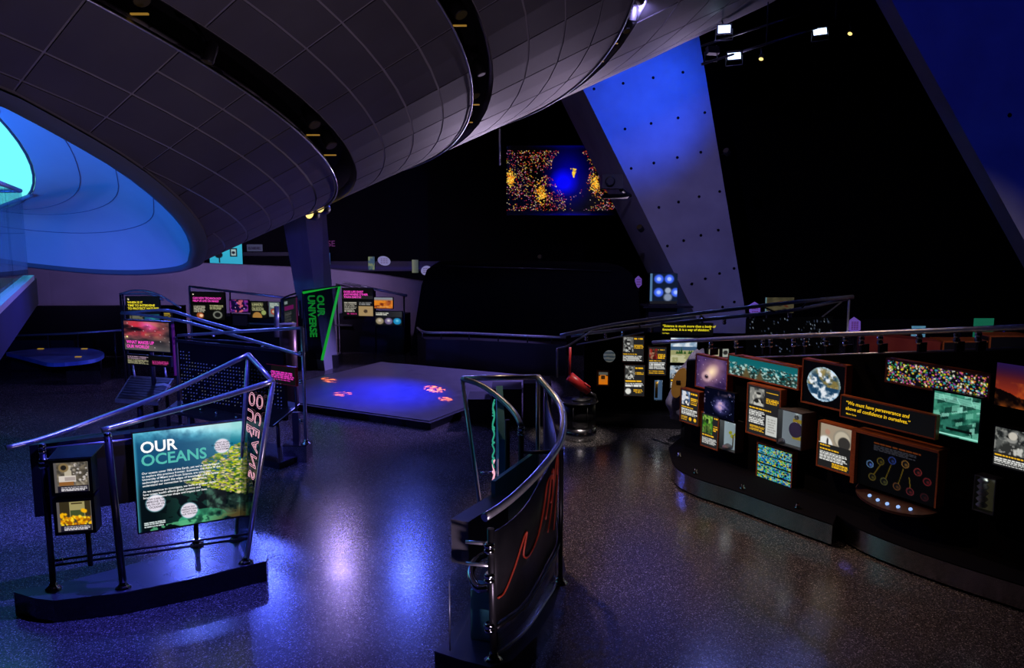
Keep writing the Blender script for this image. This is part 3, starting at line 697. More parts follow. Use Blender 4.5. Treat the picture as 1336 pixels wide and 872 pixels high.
ribbon([(10.2, .9), (11.2, 1.05), (12.5, 1.3), (13.5, 1.5), (14.5, 1.55), (14, 1.35)], .012)
ribbon([(12.5, .85), (13.4, 1.1), (14.5, 1.3), (15.5, 1.5)], .012)
post(cs, Cf, Vector((Cf.x - .02, Cf.y + .0, 1.33)), .03, 'darksteel'); post(cs, Cm + Vector((.03, 0, 0)), Cm + Vector((.03, 0, 1.35)), .022, 'darksteel')
for z in (1.17, .92, .50): clamp(cs, Cf + Vector((-.03, -.01, z - zp - .04)), .045, .09)
# box housing, elbow tube, small display box, glass edge on the left side
bx = fl(604, 748, .98)
axb = (Vector((.93, .36, 0)), Vector((-.36, .93, 0)), UP)
bu = Vector((.46, .89, 0)); bw = Vector((.89, -.46, 0)); bxc = Vector((-.517, 6.75, 1.035)) + bu * .36 + bw * .085
MB().box(bxc, (.17, .72, .385), (bw, bu, UP)).build('housing_box', noisy(mat('box_lacquer', (.1, .1, .11), .4), 3, (.08, .08, .09), (.12, .12, .13)), cs)
for z in (1.2, 1.02): MB().tube([Cf + Vector((-.22, .05, z - zp)), Cf + Vector((-.0, .0, z - zp))], .016, 8).build('bracket', M['steel'], cs)
td = Vector((.415, 1.0, 0)); tl_ = td.length; td.normalize()
MB().box((.037, 7.8, 1.13), (.04, tl_, .5), (Vector((td.y, -td.x, 0)), td, UP)).build('teal_panel', M['teal'], cs)
ep = smooth([Cf + Vector((-.03, .04, .60)), Cf + Vector((-.13, .08, .58)), Cf + Vector((-.19, .22, .64)), Cf + Vector((-.13, .36, .72)), Cf + Vector((0, .4, .74))], 5)
MB().tube(ep, .035, 12).build('elbow_tube', M['chrome'], cs)
MB().extrude([(Cf.x - .2, Cf.y + .35, zp), (Cf.x - .04, Cf.y + .3, zp), (Cf.x - .0, Cf.y + .3, .55), (Cf.x - .06, Cf.y + .31, .66), (Cf.x - .2, Cf.y + .35, .66)], (.06, .18, 0)).build('display_box', M['teal'], cs)
MB().tube([Cf + Vector((-.36, .12, .02)), Cf + Vector((-.36, .12, .62))], .006, 6).build('glass_edge', M['steel'], cs)
MB().extrude([(Cf.x - .36, Cf.y + .12, zp + .01), (Cf.x - .36, Cf.y + .12, .85), (Cf.x - .1, Cf.y + 1.5, .85), (Cf.x - .1, Cf.y + 1.5, zp + .01)], (.008, 0, 0)).build('glass_guard', M['glass'], cs)

# ---------------- science stand, front right
def portrait(nx, ny, seed, kind='text'):
    """a text panel with a photograph, headings in yellow and grey paragraphs"""
    im = Img(nx, ny, (.10, .10, .11), seed); return im
Yl = (.95, .72, .12); Wh = (.88, .88, .86)
rs = thing('exhibit_stand', 'long curved black exhibit stand covered in orange framed backlit panels above a steel kick strip', 'exhibit stand', fl(1080, 690), 'science exhibit stands')
plR = Plane((2.6, 12.4), (5.46, 7.34))
bl = [(872, 606), (880, 632), (905, 648), (960, 667), (1020, 690), (1085, 714)]
bl2 = [(1090, 700), (1120, 720), (1170, 742), (1240, 768), (1336, 800)]
base = smooth([fl(x, y) for x, y in bl], 4) + smooth([fl(x, y) for x, y in bl2], 4)
back = [plR.P(plR.len, 0, -.5), plR.P(0, 0, -.7), plR.P(-.45, 0, -.4)]
MB().prism([(p.x, p.y) for p in base + back], 0.02, .27).build('base', M['wallblack'], rs)
def strip(pts, z0, z1, off, parent, name, m):
    V = []
    for i, p in enumerate(pts):
        t = (pts[min(i + 1, len(pts) - 1)] - pts[max(i - 1, 0)]).normalized(); n = Vector((t.y, -t.x, 0))
        if n.dot(CAM - p) < 0: n = -n
        V += [(p.x + n.x * off, p.y + n.y * off, z0), (p.x + n.x * off, p.y + n.y * off, z1)]
    return MB().add(V, [(2 * i, 2 * i + 2, 2 * i + 3, 2 * i + 1) for i in range(len(pts) - 1)], True).build(name, m, parent)
nb = len(smooth([fl(x, y) for x, y in bl], 4))
strip(base[:nb], .03, .26, .008, rs, 'kick_strip', M['kick']); strip(base[nb:], .03, .26, .008, rs, 'kick_strip', M['kick'])
for i in range(2, nb, 5):
    p = base[i].lerp(plR.P(2, 0, 0), .05); MB().lathe((p.x + .06, p.y + .06, .27), [(.04, 0), (.04, .015), (.02, .03), (.02, .06)], 10).build('bolt', M['chrome'], rs)
# back panel, sloping top
def rz_(u): return 1.78 + (2.5 - 1.78) * u / plR.len
def slope_slab(pl, u0, u1, z0, f0_, f1_, off, th, name, m, parent):
    return MB().extrude([pl.P(u0, z0, off), pl.P(u1, z0, off), pl.P(u1, f1_, off), pl.P(u0, f0_, off)], -pl.n * th).build(name, m, parent)
zt0 = plR.hit(940, 470)[1]; ut0 = plR.hit(940, 470)[0]; ut1, zt1 = plR.hit(1336, 457)
sl = (zt1 - zt0) / (ut1 - ut0)
slope_slab(plR, -.0, plR.len, .27, zt0 - sl * ut0, zt0 + sl * (plR.len - ut0), -.06, .06, 'back_panel', M['wallblack'], rs)
MB().tube([plR.P(0, zt0 - sl * ut0 + .015, -.08), plR.P(plR.len, zt0 + sl * (plR.len - ut0) + .015, -.08)], .012, 8).build('edge_trim', M['steel'], rs)
plRr = Plane(plR.P(-.6, 0, .12)[:2], plR.P(plR.len, 0, .12)[:2])
rpts = []
for x, y in ((852, 447), (960, 441.5), (1080, 437), (1200, 432.5), (1336, 427)):
    uu, zz = plRr.hit(x, y); rpts.append(plRr.P(uu, zz))
rpts.append(rpts[-1] * 2 - rpts[-2]); rpts = smooth(rpts, 4)
MB().tube(rpts, .03, 12).build('rail', M['steel'], rs)
for x in (928, 961, 996, 1006, 1036, 1051, 1078, 1103, 1124, 1148, 1199, 1248, 1276):
    uu = plRr.hit(x, 445)[0]; k = min(range(len(rpts) - 1), key=lambda i: abs((rpts[i] - plRr.A).dot(plRr.r) - uu))
    p = plRr.P(uu, 0); tt = np.interp(uu, [(q - plRr.A).dot(plRr.r) for q in rpts], [q.z for q in rpts]); p.z = float(tt) - .14
    clamp(rs, p, .034, .11)
    MB().box(p - Vector((0, 0, .04)) - plR.n * .06, (.025, .14, .1), (plR.r, plR.n, UP)).build('bracket', M['black'], rs)

im = Img(56, 56, (.16, .1, .25), 21); n = fbm(56, 56, 5, im.rng); d = np.hypot(im.u - .34, (im.v - .63)); d2 = np.hypot((im.u - .5) * 1.0, (im.v - .42))
im.mix(n * .9 - .1, (.42, .30, .52)); dg = np.hypot((im.u - .5) + (im.v - .45) * .35, (im.v - .45) * .8); im.mix(1. - dg * 2.2, (.78, .58, .60)); im.mix(1.1 - dg * 4.5, (1., .88, .72)); im.mix((1 - np.abs(d - .12) * 12) * .6, (.9, .75, .75)); im.disc(.34, .63, .075, (.08, .03, .08), 1, .6); im.blobs(20, (0, 1), (0, 1), (.008, .014), [(.85, .75, .9)])
panel(rs, plR, 913, 463, 953, 503, im, .05, .1, .02, 'wood', label='galaxy image')
im = Img(110, 38, (.05, .42, .45), 22); n = fbm(110, 38, 7, im.rng, 4, 3); im.mix(1 - im.v * 1.2, (.06, .36, .38))
im.mix((im.v > .85 - .55 * n) * (n * 1.5), (.18, .2, .16)); im.mix((im.v > .3) * np.clip((fbm(110, 38, 12, im.rng, 3, 3) - .5) * 6, 0, .9), (.72, .85, .82)); im.mix((im.v > .35) * np.clip((fbm(110, 38, 10, im.rng, 3, 3) - .52) * 7, 0, .9), (.08, .1, .09)); im.blobs(40, (.0, 1.), (.3, 1.), (.02, .06), [(.55, .8, .8), (.25, .3, .25), (.75, .85, .8), (.3, .28, .2), (.1, .2, .2)], 3.2)
im.mix((1 - (np.abs(im.u - .27) * 9 + (1.25 - im.v) * 1.)) * 3, (.35, .3, .18)); im.mix((1 - (np.abs(im.u - .47) * 8 + (1.35 - im.v) * 1.)) * 3, (.33, .28, .18))
panel(rs, plR, 956, 463, 1047, 487, im, .06, .12, .02, 'wood', label='wide coral reef image')
im = Img(80, 80, (.012, .012, .014), 23); n = fbm(80, 80, 4, im.rng); n2 = fbm(80, 80, 9, im.rng); dd = np.hypot(im.u - .5, im.v - .5) / .40
im.mix((1 - dd) * 12, (.10, .24, .36)); ms = ((dd < 1) & (im.v < .55)) * np.clip((n - .42) * 7, 0, 1); im.mix(ms, (.50, .44, .24)); im.mix((dd < 1) * np.clip((.34 - im.v) * 6, 0, 1) * .7, (.62, .56, .38)); im.mix((dd < 1) * np.clip((n2 - .48) * 5, 0, 1), (.88, .9, .92)); im.mix((dd < 1) * (dd - .86) * 4, (.6, .8, .95))
panel(rs, plR, 1053, 469, 1108, 523, im, .05, .1, .02, 'wood', label='image of the Earth on black')
def textpanel(seed, nx, ny, photo, cols, layout):
    im = Img(nx, ny, (.13, .13, .135), seed); rg = im.rng
    pu0, pu1, pv0, pv1 = photo; n = fbm(nx, ny, 6, rg); im.mix(((im.u >= pu0) & (im.u <= pu1) & (im.v >= pv0) & (im.v <= pv1)) * 1., cols[0])
    inside = ((im.u >= pu0) & (im.u <= pu1) & (im.v >= pv0) & (im.v <= pv1)) * 1.; n3 = fbm(nx, ny, 12, rg); ph, pw_ = pv1 - pv0, pu1 - pu0
    im.mix(inside * np.clip((n - .45) * 6, 0, 1), cols[1]); im.mix(inside * np.clip((n3 - .5) * 5, 0, .8), cols[2])
    cu, off_ = (pu0 + pu1) / 2 + pw_ * rg.uniform(-.12, .12), rg.uniform(-.03, .05)
    im.mix(inside * (1 - np.hypot((im.u - cu) / (pw_ * .42), (im.v - pv1) / (ph * .5))) * 6, tuple(c * .55 for c in cols[1])); im.mix(inside * (n3 > .55) * (1 - np.hypot((im.u - cu) / (pw_ * .4), (im.v - pv1) / (ph * .45))) * 4, cols[2])
    im.mix(inside * (1 - np.hypot((im.u - cu) / (pw_ * .17), (im.v - pv0 - ph * (.36 + off_)) / (ph * .15))) * 5, cols[2]); im.mix(inside * (1 - np.hypot((im.u - cu) / (pw_ * .18), (im.v - pv0 - ph * (.27 + off_)) / (ph * .09))) * 4, tuple(c * .3 for c in cols[0]))
    for kind, *b in layout:
        if kind == 'y': im.text(*b, Yl)
        elif kind == 'w': im.text(*b, Wh)
        elif kind == 'g': im.text(*b, (.6, .6, .58))
        elif kind == 'd': im.disc(b[0], b[1], b[2], b[3], b[4] if len(b) > 4 else 1)
        elif kind == 'r': im.rect(*b)
    return im
grey = [(.5, .5, .48), (.2, .2, .2), (.75, .74, .7)]
im = textpanel(31, 42, 60, (.04, .5, .05, .46), [(.78, .8, .85), (.35, .45, .6), (.9, .88, .86)], [('y', .55, .95, .05, .12, 1), ('y', .55, .95, .2, .42, 4), ('y', .04, .7, .5, .56, 1), ('w', .04, .95, .58, .78, 5), ('y', .04, .4, .82, .95, 3), ('d', .55, .88, .06, Yl, .7), ('d', .82, .88, .06, Yl, .7)])
panel(rs, plR, 900, 506, 923, 547, im, .16, .1, .015, 'wood')
im = Img(64, 52, (.01, .02, .08), 33); n = fbm(64, 52, 5, im.rng); d = np.hypot((im.u - .58) * 1.1, im.v - .55); im.mix((1 - d * 2.6) * (n * 2.4 - .2), (.36, .36, .72)); im.mix((1 - d * 3.6) * (n - .35) * 5, (.75, .62, .72)); im.blobs(25, (.2, 1), (.05, .95), (.008, .014), [(.6, .65, .9)])
panel(rs, plR, 929, 503, 969, 538, im, .14, .08, .0, None, 'print', label='screen showing a blue nebula')
im = textpanel(34, 34, 52, (.05, .65, .05, .6), [(.25, .5, .12), (.55, .7, .3), (.12, .22, .1)], [('y', .7, .98, .06, .12, 1), ('y', .7, .98, .3, .5, 3), ('y', .05, .85, .63, .69, 1), ('w', .05, .95, .72, .93, 5)])
panel(rs, plR, 924.5, 537, 946, 579, im, .12, .1, .015, 'wood')
M['casegrey'] = noisy(mat('case_grey', (.12, .11, .11), .5), 4, (.10, .09, .09), (.14, .13, .13))
def case(parent, pl, x0, y0, x1, y1, off, depth, content, label, bg=(.52, .54, .56)):
    """glazed display case: body, self-glowing back board, glass front, frame"""
    u0, z1 = pl.hit(x0, y0); z0 = pl.hit(x0, y1)[1]; u1 = pl.hit(x1, y0)[0]; w, h = u1 - u0, z1 - z0; ax = (pl.r, pl.n, UP); t = .012
    D0 = depth; depth = min(depth, .09); body = MB()
    body.box(pl.P((u0 + u1) / 2, z1 - t / 2, off - depth / 2), (w, depth, t), ax).box(pl.P((u0 + u1) / 2, z0 + t / 2, off - depth / 2), (w, depth, t), ax)
    body.box(pl.P(u0 + t / 2, (z0 + z1) / 2, off - depth / 2), (t, depth, h), ax).box(pl.P(u1 - t / 2, (z0 + z1) / 2, off - depth / 2), (t, depth, h), ax)
    body.box(pl.P((u0 + u1) / 2, (z0 + z1) / 2, off - depth - max(.01, D0 - depth) / 2), (w, max(.01, D0 - depth), h), ax)
    b = body.build('display_case', M['casegrey'], parent); b['label'] = label
    im = Img(24, 24, bg); im.mix(im.u * .3, tuple(c * .7 for c in bg))
    grid_print('back_board', pl.P(u0 + t, z0 + t, off - depth + .003), pl.r, UP, w - 2 * t, h - 2 * t, im, M['print'], b)  # board glows by itself, standing in for light inside the case
    lamp('case_lamp', 'POINT', pl.P((u0 + u1) / 2, z1 - .05, off - depth * .35), (0, 0, 0), .35, (1, .95, .9), .02, parent=b)
    content(b, lambda a, c, k=.5: pl.P(u0 + a * w, z0 + (1 - c) * h, off - depth * k), w, h)
    MB().box(pl.P((u0 + u1) / 2, (z0 + z1) / 2, off), (w, .006, h), ax).build('glass_front', M['glass'], b)
    return b
def c_plant(b, P, w, h):
    MB().tube([P(.7, .85), P(.72, .45)], .008, 6).build('stem', M['orange'], b)
    for a, c in ((.55, .4), (.85, .42), (.65, .5), (.9, .5)):
        MB().lathe(P(a, c), [(.002, -.03), (.022, -.01), (.026, .01), (.004, .03)], 8).build('petal', emis('yellow_petal', (.8, .75, .12), .5) if 'yellow_petal' not in bpy.data.materials else bpy.data.materials['yellow_petal'], b)
    MB().lathe(P(.4, .93), [(.08, 0), (.07, .03), (.02, .06)], 10).build('stone', M['suit'], b)
case(rs, plR, 947, 545, 969, 584, .12, .16, c_plant, 'display case with a yellow flower model', (.62, .64, .66))
im = textpanel(36, 56, 80, (.05, .52, .05, .40), grey, [('y', .58, .97, .07, .11, 1), ('y', .58, .97, .2, .32, 4), ('y', .05, .8, .44, .48, 1), ('w', .04, .55, .50, .78, 8), ('r', .6, .98, .55, .95, (.75, .76, .74)), ('g', .64, .9, .6, .9, 6), ('y', .08, .56, .82, .94, 4)])
panel(rs, plR, 987, 500, 1029, 562, im, .14, .1, .02, 'wood', label='text panel with a moon photograph')
def c_disc(b, P, w, h):
    MB().lathe(P(.7, .16), [(.03, 0), (.03, .02)], 14, plR.n).build('coin', M['flatgrey'], b)
    MB().lathe(P(.68, .5), [(.1, 0), (.1, .02)], 20, plR.n).build('disc', M['plaque'], b)
    for c in (.28, .74): MB().box(P(.68, c, .85), (.16, .01, .045), (plR.r, plR.n, UP)).build('caption', M['e_goldcap'], b)
    MB().lathe(P(.12, .96), [(.05, 0), (.04, .04), (.01, .06)], 10).build('stone', M['suit'], b)
M['flatgrey'] = noisy(mat('pale_grey', (.5, .5, .48), .6), 6, (.45, .45, .43), (.55, .55, .53)); M['e_goldcap'] = emis('lit_caption', (.7, .55, .15), .7)
case(rs, plR, 1029, 530, 1062, 577, .2, .28, c_disc, 'display case with a round specimen', (.50, .50, .52))
im = Img(80, 96, (.03, .05, .06), 41); cell = im.rng.random((34, 40, 3)); pal = np.array([(.15, .55, .75), (.75, .72, .15), (.2, .6, .3), (.05, .08, .1), (.1, .25, .55), (.4, .65, .65)])
ids = im.rng.integers(0, 6, (40, 30)); jj = (im.v * 39.9).astype(int); ii = np.clip((im.u * 29.9).astype(int), 0, 29); im.a = pal[ids[jj, ii]]
for b in (0., .255, .505, .755): im.rect(0, 1, b, b + .035, (.03, .04, .05))
panel(rs, plR, 994, 577, 1039, 625, im, .06, .08, .018, 'wood', label='panel of coloured sequence bars')
im = Img(56, 72, (.12, .12, .12), 42); n = fbm(56, 72, 6, im.rng); im.rect(0, 1, 0, .46, (.62, .56, .48)); im.disc(.72, .28, .24, (.55, .52, .46), .8); im.disc(.72, .28, .2, (.72, .68, .6), .8); im.disc(.78, .36, .16, (.2, .19, .18), .8); im.mix((1 - np.hypot((im.u - .2) / .26, (im.v - .5) / .24)) * 6, (.88, .88, .86)); im.disc(.26, .18, .075, (.66, .5, .42), .8, .3); im.mix((1 - np.hypot((im.u - .27) / .04, (im.v - .4) / .1)) * 3, (.2, .18, .2)); im.rect(0, 1, .46, 1, (.12, .12, .12)); im.text(.05, .4, .48, .53, 1, Yl); im.text(.05, .72, .56, .61, 1, Yl); im.text(.05, .9, .63, .84, 6, Wh); im.text(.45, .95, .86, .97, 3, Yl); im.rect(0, .05, 0, .45, (.3, .22, .14))
panel(rs, plR, 1080, 549, 1123, 605, im, .14, .1, .02, 'wood', label='panel with a man in a white coat')
im = Img(170, 44, (.04, .04, .05), 43); im.blobs(800, (0, 1), (0, 1), (.025, .07), [(.85, .75, .15), (.2, .6, .65), (.75, .3, .5), (.35, .2, .55), (.85, .85, .75), (.8, .45, .15), (.03, .03, .04), (.25, .55, .2), (.03, .03, .04)], 4.3)
panel(rs, plR, 1163, 469, 1297, 496, im, .06, .1, .02, 'wood', label='wide panel of tiny coloured dots')
im = Img(40, 12, (.045, .045, .05), 44)
iq = panel(rs, plR, 1115, 514, 1240, 540, im, .22, .05, .014, 'wood', label='quotation panel in yellow letters')
ptext(iq, plR, '“We must have perseverance and\nabove all confidence in ourselves.”', .05, .36, .25, 'e_gold', bold=.015, shear=.15, line=1.1)
ptext(iq, plR, 'Marie Curie', .06, .86, .12, 'e_gold', bold=.01)
im = Img(80, 66, (.10, .34, .28), 45); n = fbm(80, 66, 4, im.rng); im.mix((n - .42) * 4, (.24, .55, .45)); im.mix((.42 - n) * 5, (.03, .14, .12))
for k in range(46):
    cu, cv = im.rng.random(2); a_, b_ = .03 + .12 * im.rng.random(), .02 + .05 * im.rng.random(); sk = im.v - cv + (im.u - cu) * .35
    im.mix(((np.abs(im.u - cu) < a_) & (np.abs(sk) < b_)) * .75, [(.04, .18, .15), (.42, .72, .62), (.18, .45, .38), (.55, .82, .74)][k % 4])
for k in range(5): im.mix((np.abs(im.v - (.06 + .03 * k) - im.u * .05) < .008) * .8, (.6, .88, .8))
im.rect(.3, .85, .8, .86, (.02, .05, .05)); im.rect(0, 1, .94, .97, (.6, .9, .82))
panel(rs, plR, 1229, 508, 1291, 563, im, .12, .1, .02, 'panelblack', label='green circuit board image')
im = Img(46, 56, (.15, .03, .12), 46); n = fbm(46, 56, 4, im.rng); im.mix(im.v * 1.2, (.62, .2, .08)); im.mix((.35 - im.v) * 3, (.13, .07, .25)); im.mix((im.v > .80 - .25 * (1 - im.u) + .08 * n) * 1., (.03, .01, .01)); im.mix((n - .5) * (im.v > .4) * 2, (.75, .35, .1))
panel(rs, plR, 1306, 472, 1365, 528, im, .06, .1, .0, 'panelblack', mt='print', label='orange sunset cloud image')
im = textpanel(47, 46, 60, (0, 1, 0, .66), [(.12, .13, .13), (.32, .33, .32), (.55, .55, .53)], [('y', .03, .95, .69, .75, 1), ('w', .03, .97, .78, .97, 4)]); im.disc(.5, .17, .11, (.75, .73, .68), .8); im.blobs(10, (.45, .9), (.45, .62), (.03, .07), [(.75, .75, .72)])
panel(rs, plR, 1310, 554, 1358, 604, im, .14, .1, .015, 'panelblack', label='panel with a man at a laboratory bench')
def c_totem(b, P, w, h):
    for k in range(5): MB().lathe(P(.32, .88 - k * .17), [(.045, 0), (.06, .02), (.03, .05), (.05, .07)], 10).build('carving', M['flatgrey'], b)
case(rs, plR, 1279, 617, 1308, 664, .1, .14, c_totem, 'display case with a carved column', (.16, .14, .09))
# tree of life console: tilted black face in a wooden tray with rounded foot
u0, z1 = plR.hit(1134, 560); u1 = plR.hit(1239, 580)[0]; z0 = plR.hit(1134, 628)[1]; w_, h_ = u1 - u0, z1 - z0; ax = (plR.r, plR.n, UP)
hb = MB().box(plR.P((u0 + u1) / 2, (z0 + z1) / 2, .12), (w_, .12, h_), ax).build('console', M['panelblack'], rs)
fb = MB().box(plR.P(u0 - .015, (z0 + z1) / 2, .14), (.05, .2, h_), ax).box(plR.P((u0 + u1) / 2, z1 + .01, .14), (w_ + .07, .2, .03), ax).box(plR.P(u1 + .005, (z0 + z1) / 2, .12), (.02, .14, h_), ax); fb.build('frame', M['wood'], hb)
sh = [plR.P(u0 - .03, z0, .06)] + [plR.P((u0 + u1) / 2 - (w_ / 2 + .03) * math.cos(a), z0 - .03 - .10 * math.sin(a), .10 + .25 * math.sin(a)) for a in np.linspace(0, PI, 15)] + [plR.P(u1 + .03, z0, .06)]
trayn = MB().extrude(sh, (0, 0, -.03)).build('button_tray', M['wood_dark'], hb)
for k in range(5):
    a = PI * (.3 + .1 * k); MB().lathe(plR.P((u0 + u1) / 2 + (k - 2) * w_ * .13, z0 - .045 - .06 * math.sin(a) + .008 + .004, .2 + .08 * math.sin(PI * (k + 1) / 6)), [(.022, 0), (.02, .012), (.008, .018)], 10, plR.n * .6 + UP).build('button', M['e_bluebtn'], hb)
im = Img(110, 74, (.012, .012, .018), 48)
im.text(.2, .85, .09, .135, 1, (.55, .25, .08)); im.text(.2, .75, .15, .26, 4, (.32, .32, .36))
for cu, cv, c in ((.16, .56, (.35, .5, .95)), (.30, .45, (.35, .3, .08)), (.45, .37, (.15, .22, .5)), (.62, .37, (.5, .35, .15)), (.78, .45, (.45, .14, .14)), (.9, .58, (.42, .1, .12)), (.2, .8, (.35, .3, .1)), (.36, .82, (.3, .3, .15)), (.53, .84, (.35, .22, .12)), (.7, .86, (.38, .12, .14)), (.88, .88, (.2, .06, .08))):
    im.disc(cu, cv, .075, tuple(min(1, x * 1.5) for x in c), 1.45, .1); im.disc(cu, cv, .062, (.05, .05, .07), 1.45, .15); im.disc(cu + .01, cv + .01, .04, c, 1.45, .6)
for (a0, b0_), (a1, b1_) in (((.3, .52), (.22, .74)), ((.44, .46), (.38, .75)), ((.6, .47), (.55, .77)), ((.68, .6), (.7, .78))):
    for t in np.linspace(0, 1, 24): im.disc(a0 + (a1 - a0) * t, b0_ + (b1_ - b0_) * t, .010, (.55, .45, .1), 1.45, .5)
im.a *= .62; grid_print('print', plR.P(u0 + .02, z0 + .01, .183), plR.r, UP, w_ - .03, h_ - .03, im, M['print'], hb)

# ---------------- science stand, rear right
qs = thing('exhibit_stand', 'black exhibit stand with yellow quotation and mountain view panel under twin blue rails', 'exhibit stand', at(840, 560, 15.2), 'science exhibit stands')
qs.location.z = 0
plQ = Plane((1.0, 15.3), (4.2, 14.9))
MB().prism([(1.15, 15.0), (2.2, 14.6), (3.6, 14.45), (5.2, 14.7), (6.2, 15.1), (6.3, 15.6), (4.2, 16.0), (1.6, 15.8)], 0, .25).build('plinth', M['gloss'], qs)
MB().prism([(1.35, 15.32), (4.2, 14.97), (6.1, 15.3), (6.1, 15.4), (4.2, 15.07), (1.35, 15.42)], .25, 1.66).build('back_panel', M['wallblack'], qs)
plQ2 = Plane((4.2, 14.96), (6.1, 15.29))
# starry print on its right part
im = Img(120, 50, (.008, .008, .012), 51); im.blobs(150, (0, 1), (0, .9), (.008, .02), [(.35, .4, .5), (.18, .22, .3), (.5, .55, .6)], 2.2)
panel(qs, plQ2, 0, 0, 0, 0, im, .03, .03, .0, None, label='dark starry print', uz=(.05, 1.95, 1.75, .9))
i8 = plQ2
def rail_q(pts, r, nm='rail', m='steel'):
    MB().tube(smooth(pts, 5), r, 10).build(nm, M[m], qs)
qa = [at(731, 438, 14.9), at(800, 424, 14.7), at(880, 413, 14.6), at(960, 403, 14.7), at(1040, 394, 15.0), at(1113, 387, 15.3)]
qb = [at(745, 438, 15.4), at(820, 429, 15.2), at(900, 419, 15.0), at(1000, 409, 15.0), at(1045, 403, 15.2), at(1113, 388, 15.4)]
rail_q(qa, .035); rail_q(qb, .035)
MB().tube([at(1108, 390, 15.35), Vector((at(1108, 390, 15.35).x, 15.35, .25))], .022, 8).build('post', M['steel'], qs)
MB().tube([at(1098, 394, 15.35), at(1000, 470, 15.2)], .015, 8).build('brace', M['steel'], qs)
MB().tube([at(1028, 405, 15.3), at(1036, 470, 15.3)], .02, 8).build('post', M['steel'], qs)
for k in (.3, .5, .7, .85):
    a = smooth(qa, 5); b = smooth(qb, 5); i = int(k * (len(a) - 1)); MB().tube([a[i], b[max(0, i - 1)]], .016, 6).build('cross_tube', M['darksteel'], qs)
for x in (765, 790, 812, 850, 875, 915, 945, 980): clamp(qs, at(x, np.interp(x, [745, 820, 900, 1000], [438, 429, 419, 409]) + 9, 15.05), .035, .1)
MB().tube([at(727, 493, 14.8), at(727, 455, 14.8), at(740, 452, 14.8), at(772, 432, 14.9)], .018, 8).build('side_tube', M['steel'], qs)
MB().tube([at(752, 450, 15.1), at(840, 434, 15.0)], .014, 8).build('side_tube', M['steel'], qs)
im = textpanel(52, 30, 38, (.03, .5, .05, .62), [(.35, .35, .34), (.12, .12, .12), (.7, .7, .68)], [('y', .55, .98, .05, .13, 1), ('y', .55, .98, .32, .48, 3), ('y', .03, .8, .68, .74, 1), ('w', .03, .95, .76, .97, 4)])
panel(qs, plQ, 813, 438, 840, 471, im, .08, .06, .012, 'wood')
im = textpanel(53, 30, 46, (.05, .5, .04, .45), [(.4, .4, .38), (.15, .15, .15), (.75, .75, .72)], [('y', .55, .98, .05, .13, 1), ('y', .55, .98, .22, .32, 2), ('y', .05, .9, .50, .55, 1), ('w', .05, .95, .57, .70, 3), ('d', .2, .85, .1, (.85, .85, .82), .65), ('y', .45, .9, .78, .92, 3)])
panel(qs, plQ, 815, 475, 841, 515, im, .1, .08, .012, 'wood')
im = textpanel(54, 28, 44, (.05, .5, .05, .42), [(.25, .15, .12), (.55, .12, .1), (.6, .45, .35)], [('y', .55, .97, .06, .12, 1), ('y', .55, .97, .22, .42, 3), ('y', .05, .8, .47, .52, 1), ('w', .05, .95, .54, .8, 5), ('y', .05, .9, .84, .95, 2)])
panel(qs, plQ, 846, 452, 869, 488, im, .1, .08, .012, 'wood')
im = Img(44, 42, (.5, .6, .7), 55); n = fbm(44, 42, 5, im.rng, 4, 1); im.mix((n - .4) * 4 * (im.v < .35), (.85, .88, .9)); im.rect(0, 1, .36, .5, (.22, .33, .45)); im.mix((im.v > .5) * 1., (.58, .58, .4)); im.mix((im.v > .7) * (n > .5) * .8, (.75, .74, .6)); 
for cu, hh in ((.42, .25), (.34, .15), (.72, .12), (.8, .14), (.55, .1), (.25, .1)): im.mix((1 - np.abs(im.u - cu) / (.06 * np.clip((im.v - .62 + hh) / hh, .01, 1))) * ((im.v > .62 - hh) & (im.v < .64)) * 3, (.12, .28, .1))
panel(qs, plQ, 875, 440, 909, 472, im, .08, .06, .012, 'panelblack', label='mountain lake landscape')
im = textpanel(56, 26, 36, (0, .65, 0, .55), [(.6, .66, .72), (.3, .35, .4), (.8, .78, .75)], [('y', .7, 1, .05, .12, 1), ('y', .05, .9, .6, .68, 1), ('w', .05, .95, .72, .97, 4)])
panel(qs, plQ, 874, 476, 898, 506, im, .08, .06, .012, 'panelblack')
iq = panel(qs, plQ, 862, 420, 930, 436, Img(10, 6, (.035, .035, .04)), .1, .04, .0, 'panelblack', label='yellow quotation on black')
ptext(iq, plQ, '“Science is much more than a body of\nknowledge. It is a way of thinking.”', .03, .36, .27, 'e_yellow', bold=.02, shear=.15, line=1.05)
ptext(iq, plQ, 'Carl Sagan', .03, .9, .13, 'e_yellow', bold=.01)
im = Img(30, 14, (.03, .03, .03), 57); im.rect(.05, .55, .1, .95, (.62, .6, .5)); im.disc(.3, .4, .3, (.3, .26, .2), 2.); im.rect(.7, .98, .1, .95, (.6, .62, .58)); im.disc(.84, .5, .25, (.15, .15, .15), 2.)
panel(qs, plQ2, 0, 0, 0, 0, im, .2, .05, .0, 'panelblack', label='pair of small photographs', uz=(-.75, 1.45, -.35, 1.28))
im = Img(24, 26, (.1, .05, .02), 58); im.rect(.1, .95, .3, .95, (.8, .42, .06)); im.disc(.5, .42, .34, (.75, .42, .1), 1); im.rect(.33, .68, .25, .55, (.05, .03, .02)); im.rect(.45, .56, .34, .46, (.35, .2, .08)); im.rect(.1, .95, 0, .2, (.3, .3, .28))
panel(qs, plQ, 780, 484, 794, 501, im, .12, .1, .02, 'wood', label='amber showcase with an instrument')
def c_yel(b, P, w, h): MB().box(P(.3, .5), (w * .3, .02, h * .75), (plQ.r, plQ.n, UP)).build('strip', M['orange'], b)
case(qs, plQ, 853, 494, 865, 522, .1, .14, c_yel, 'small display case with a yellow strip', (.3, .38, .5))
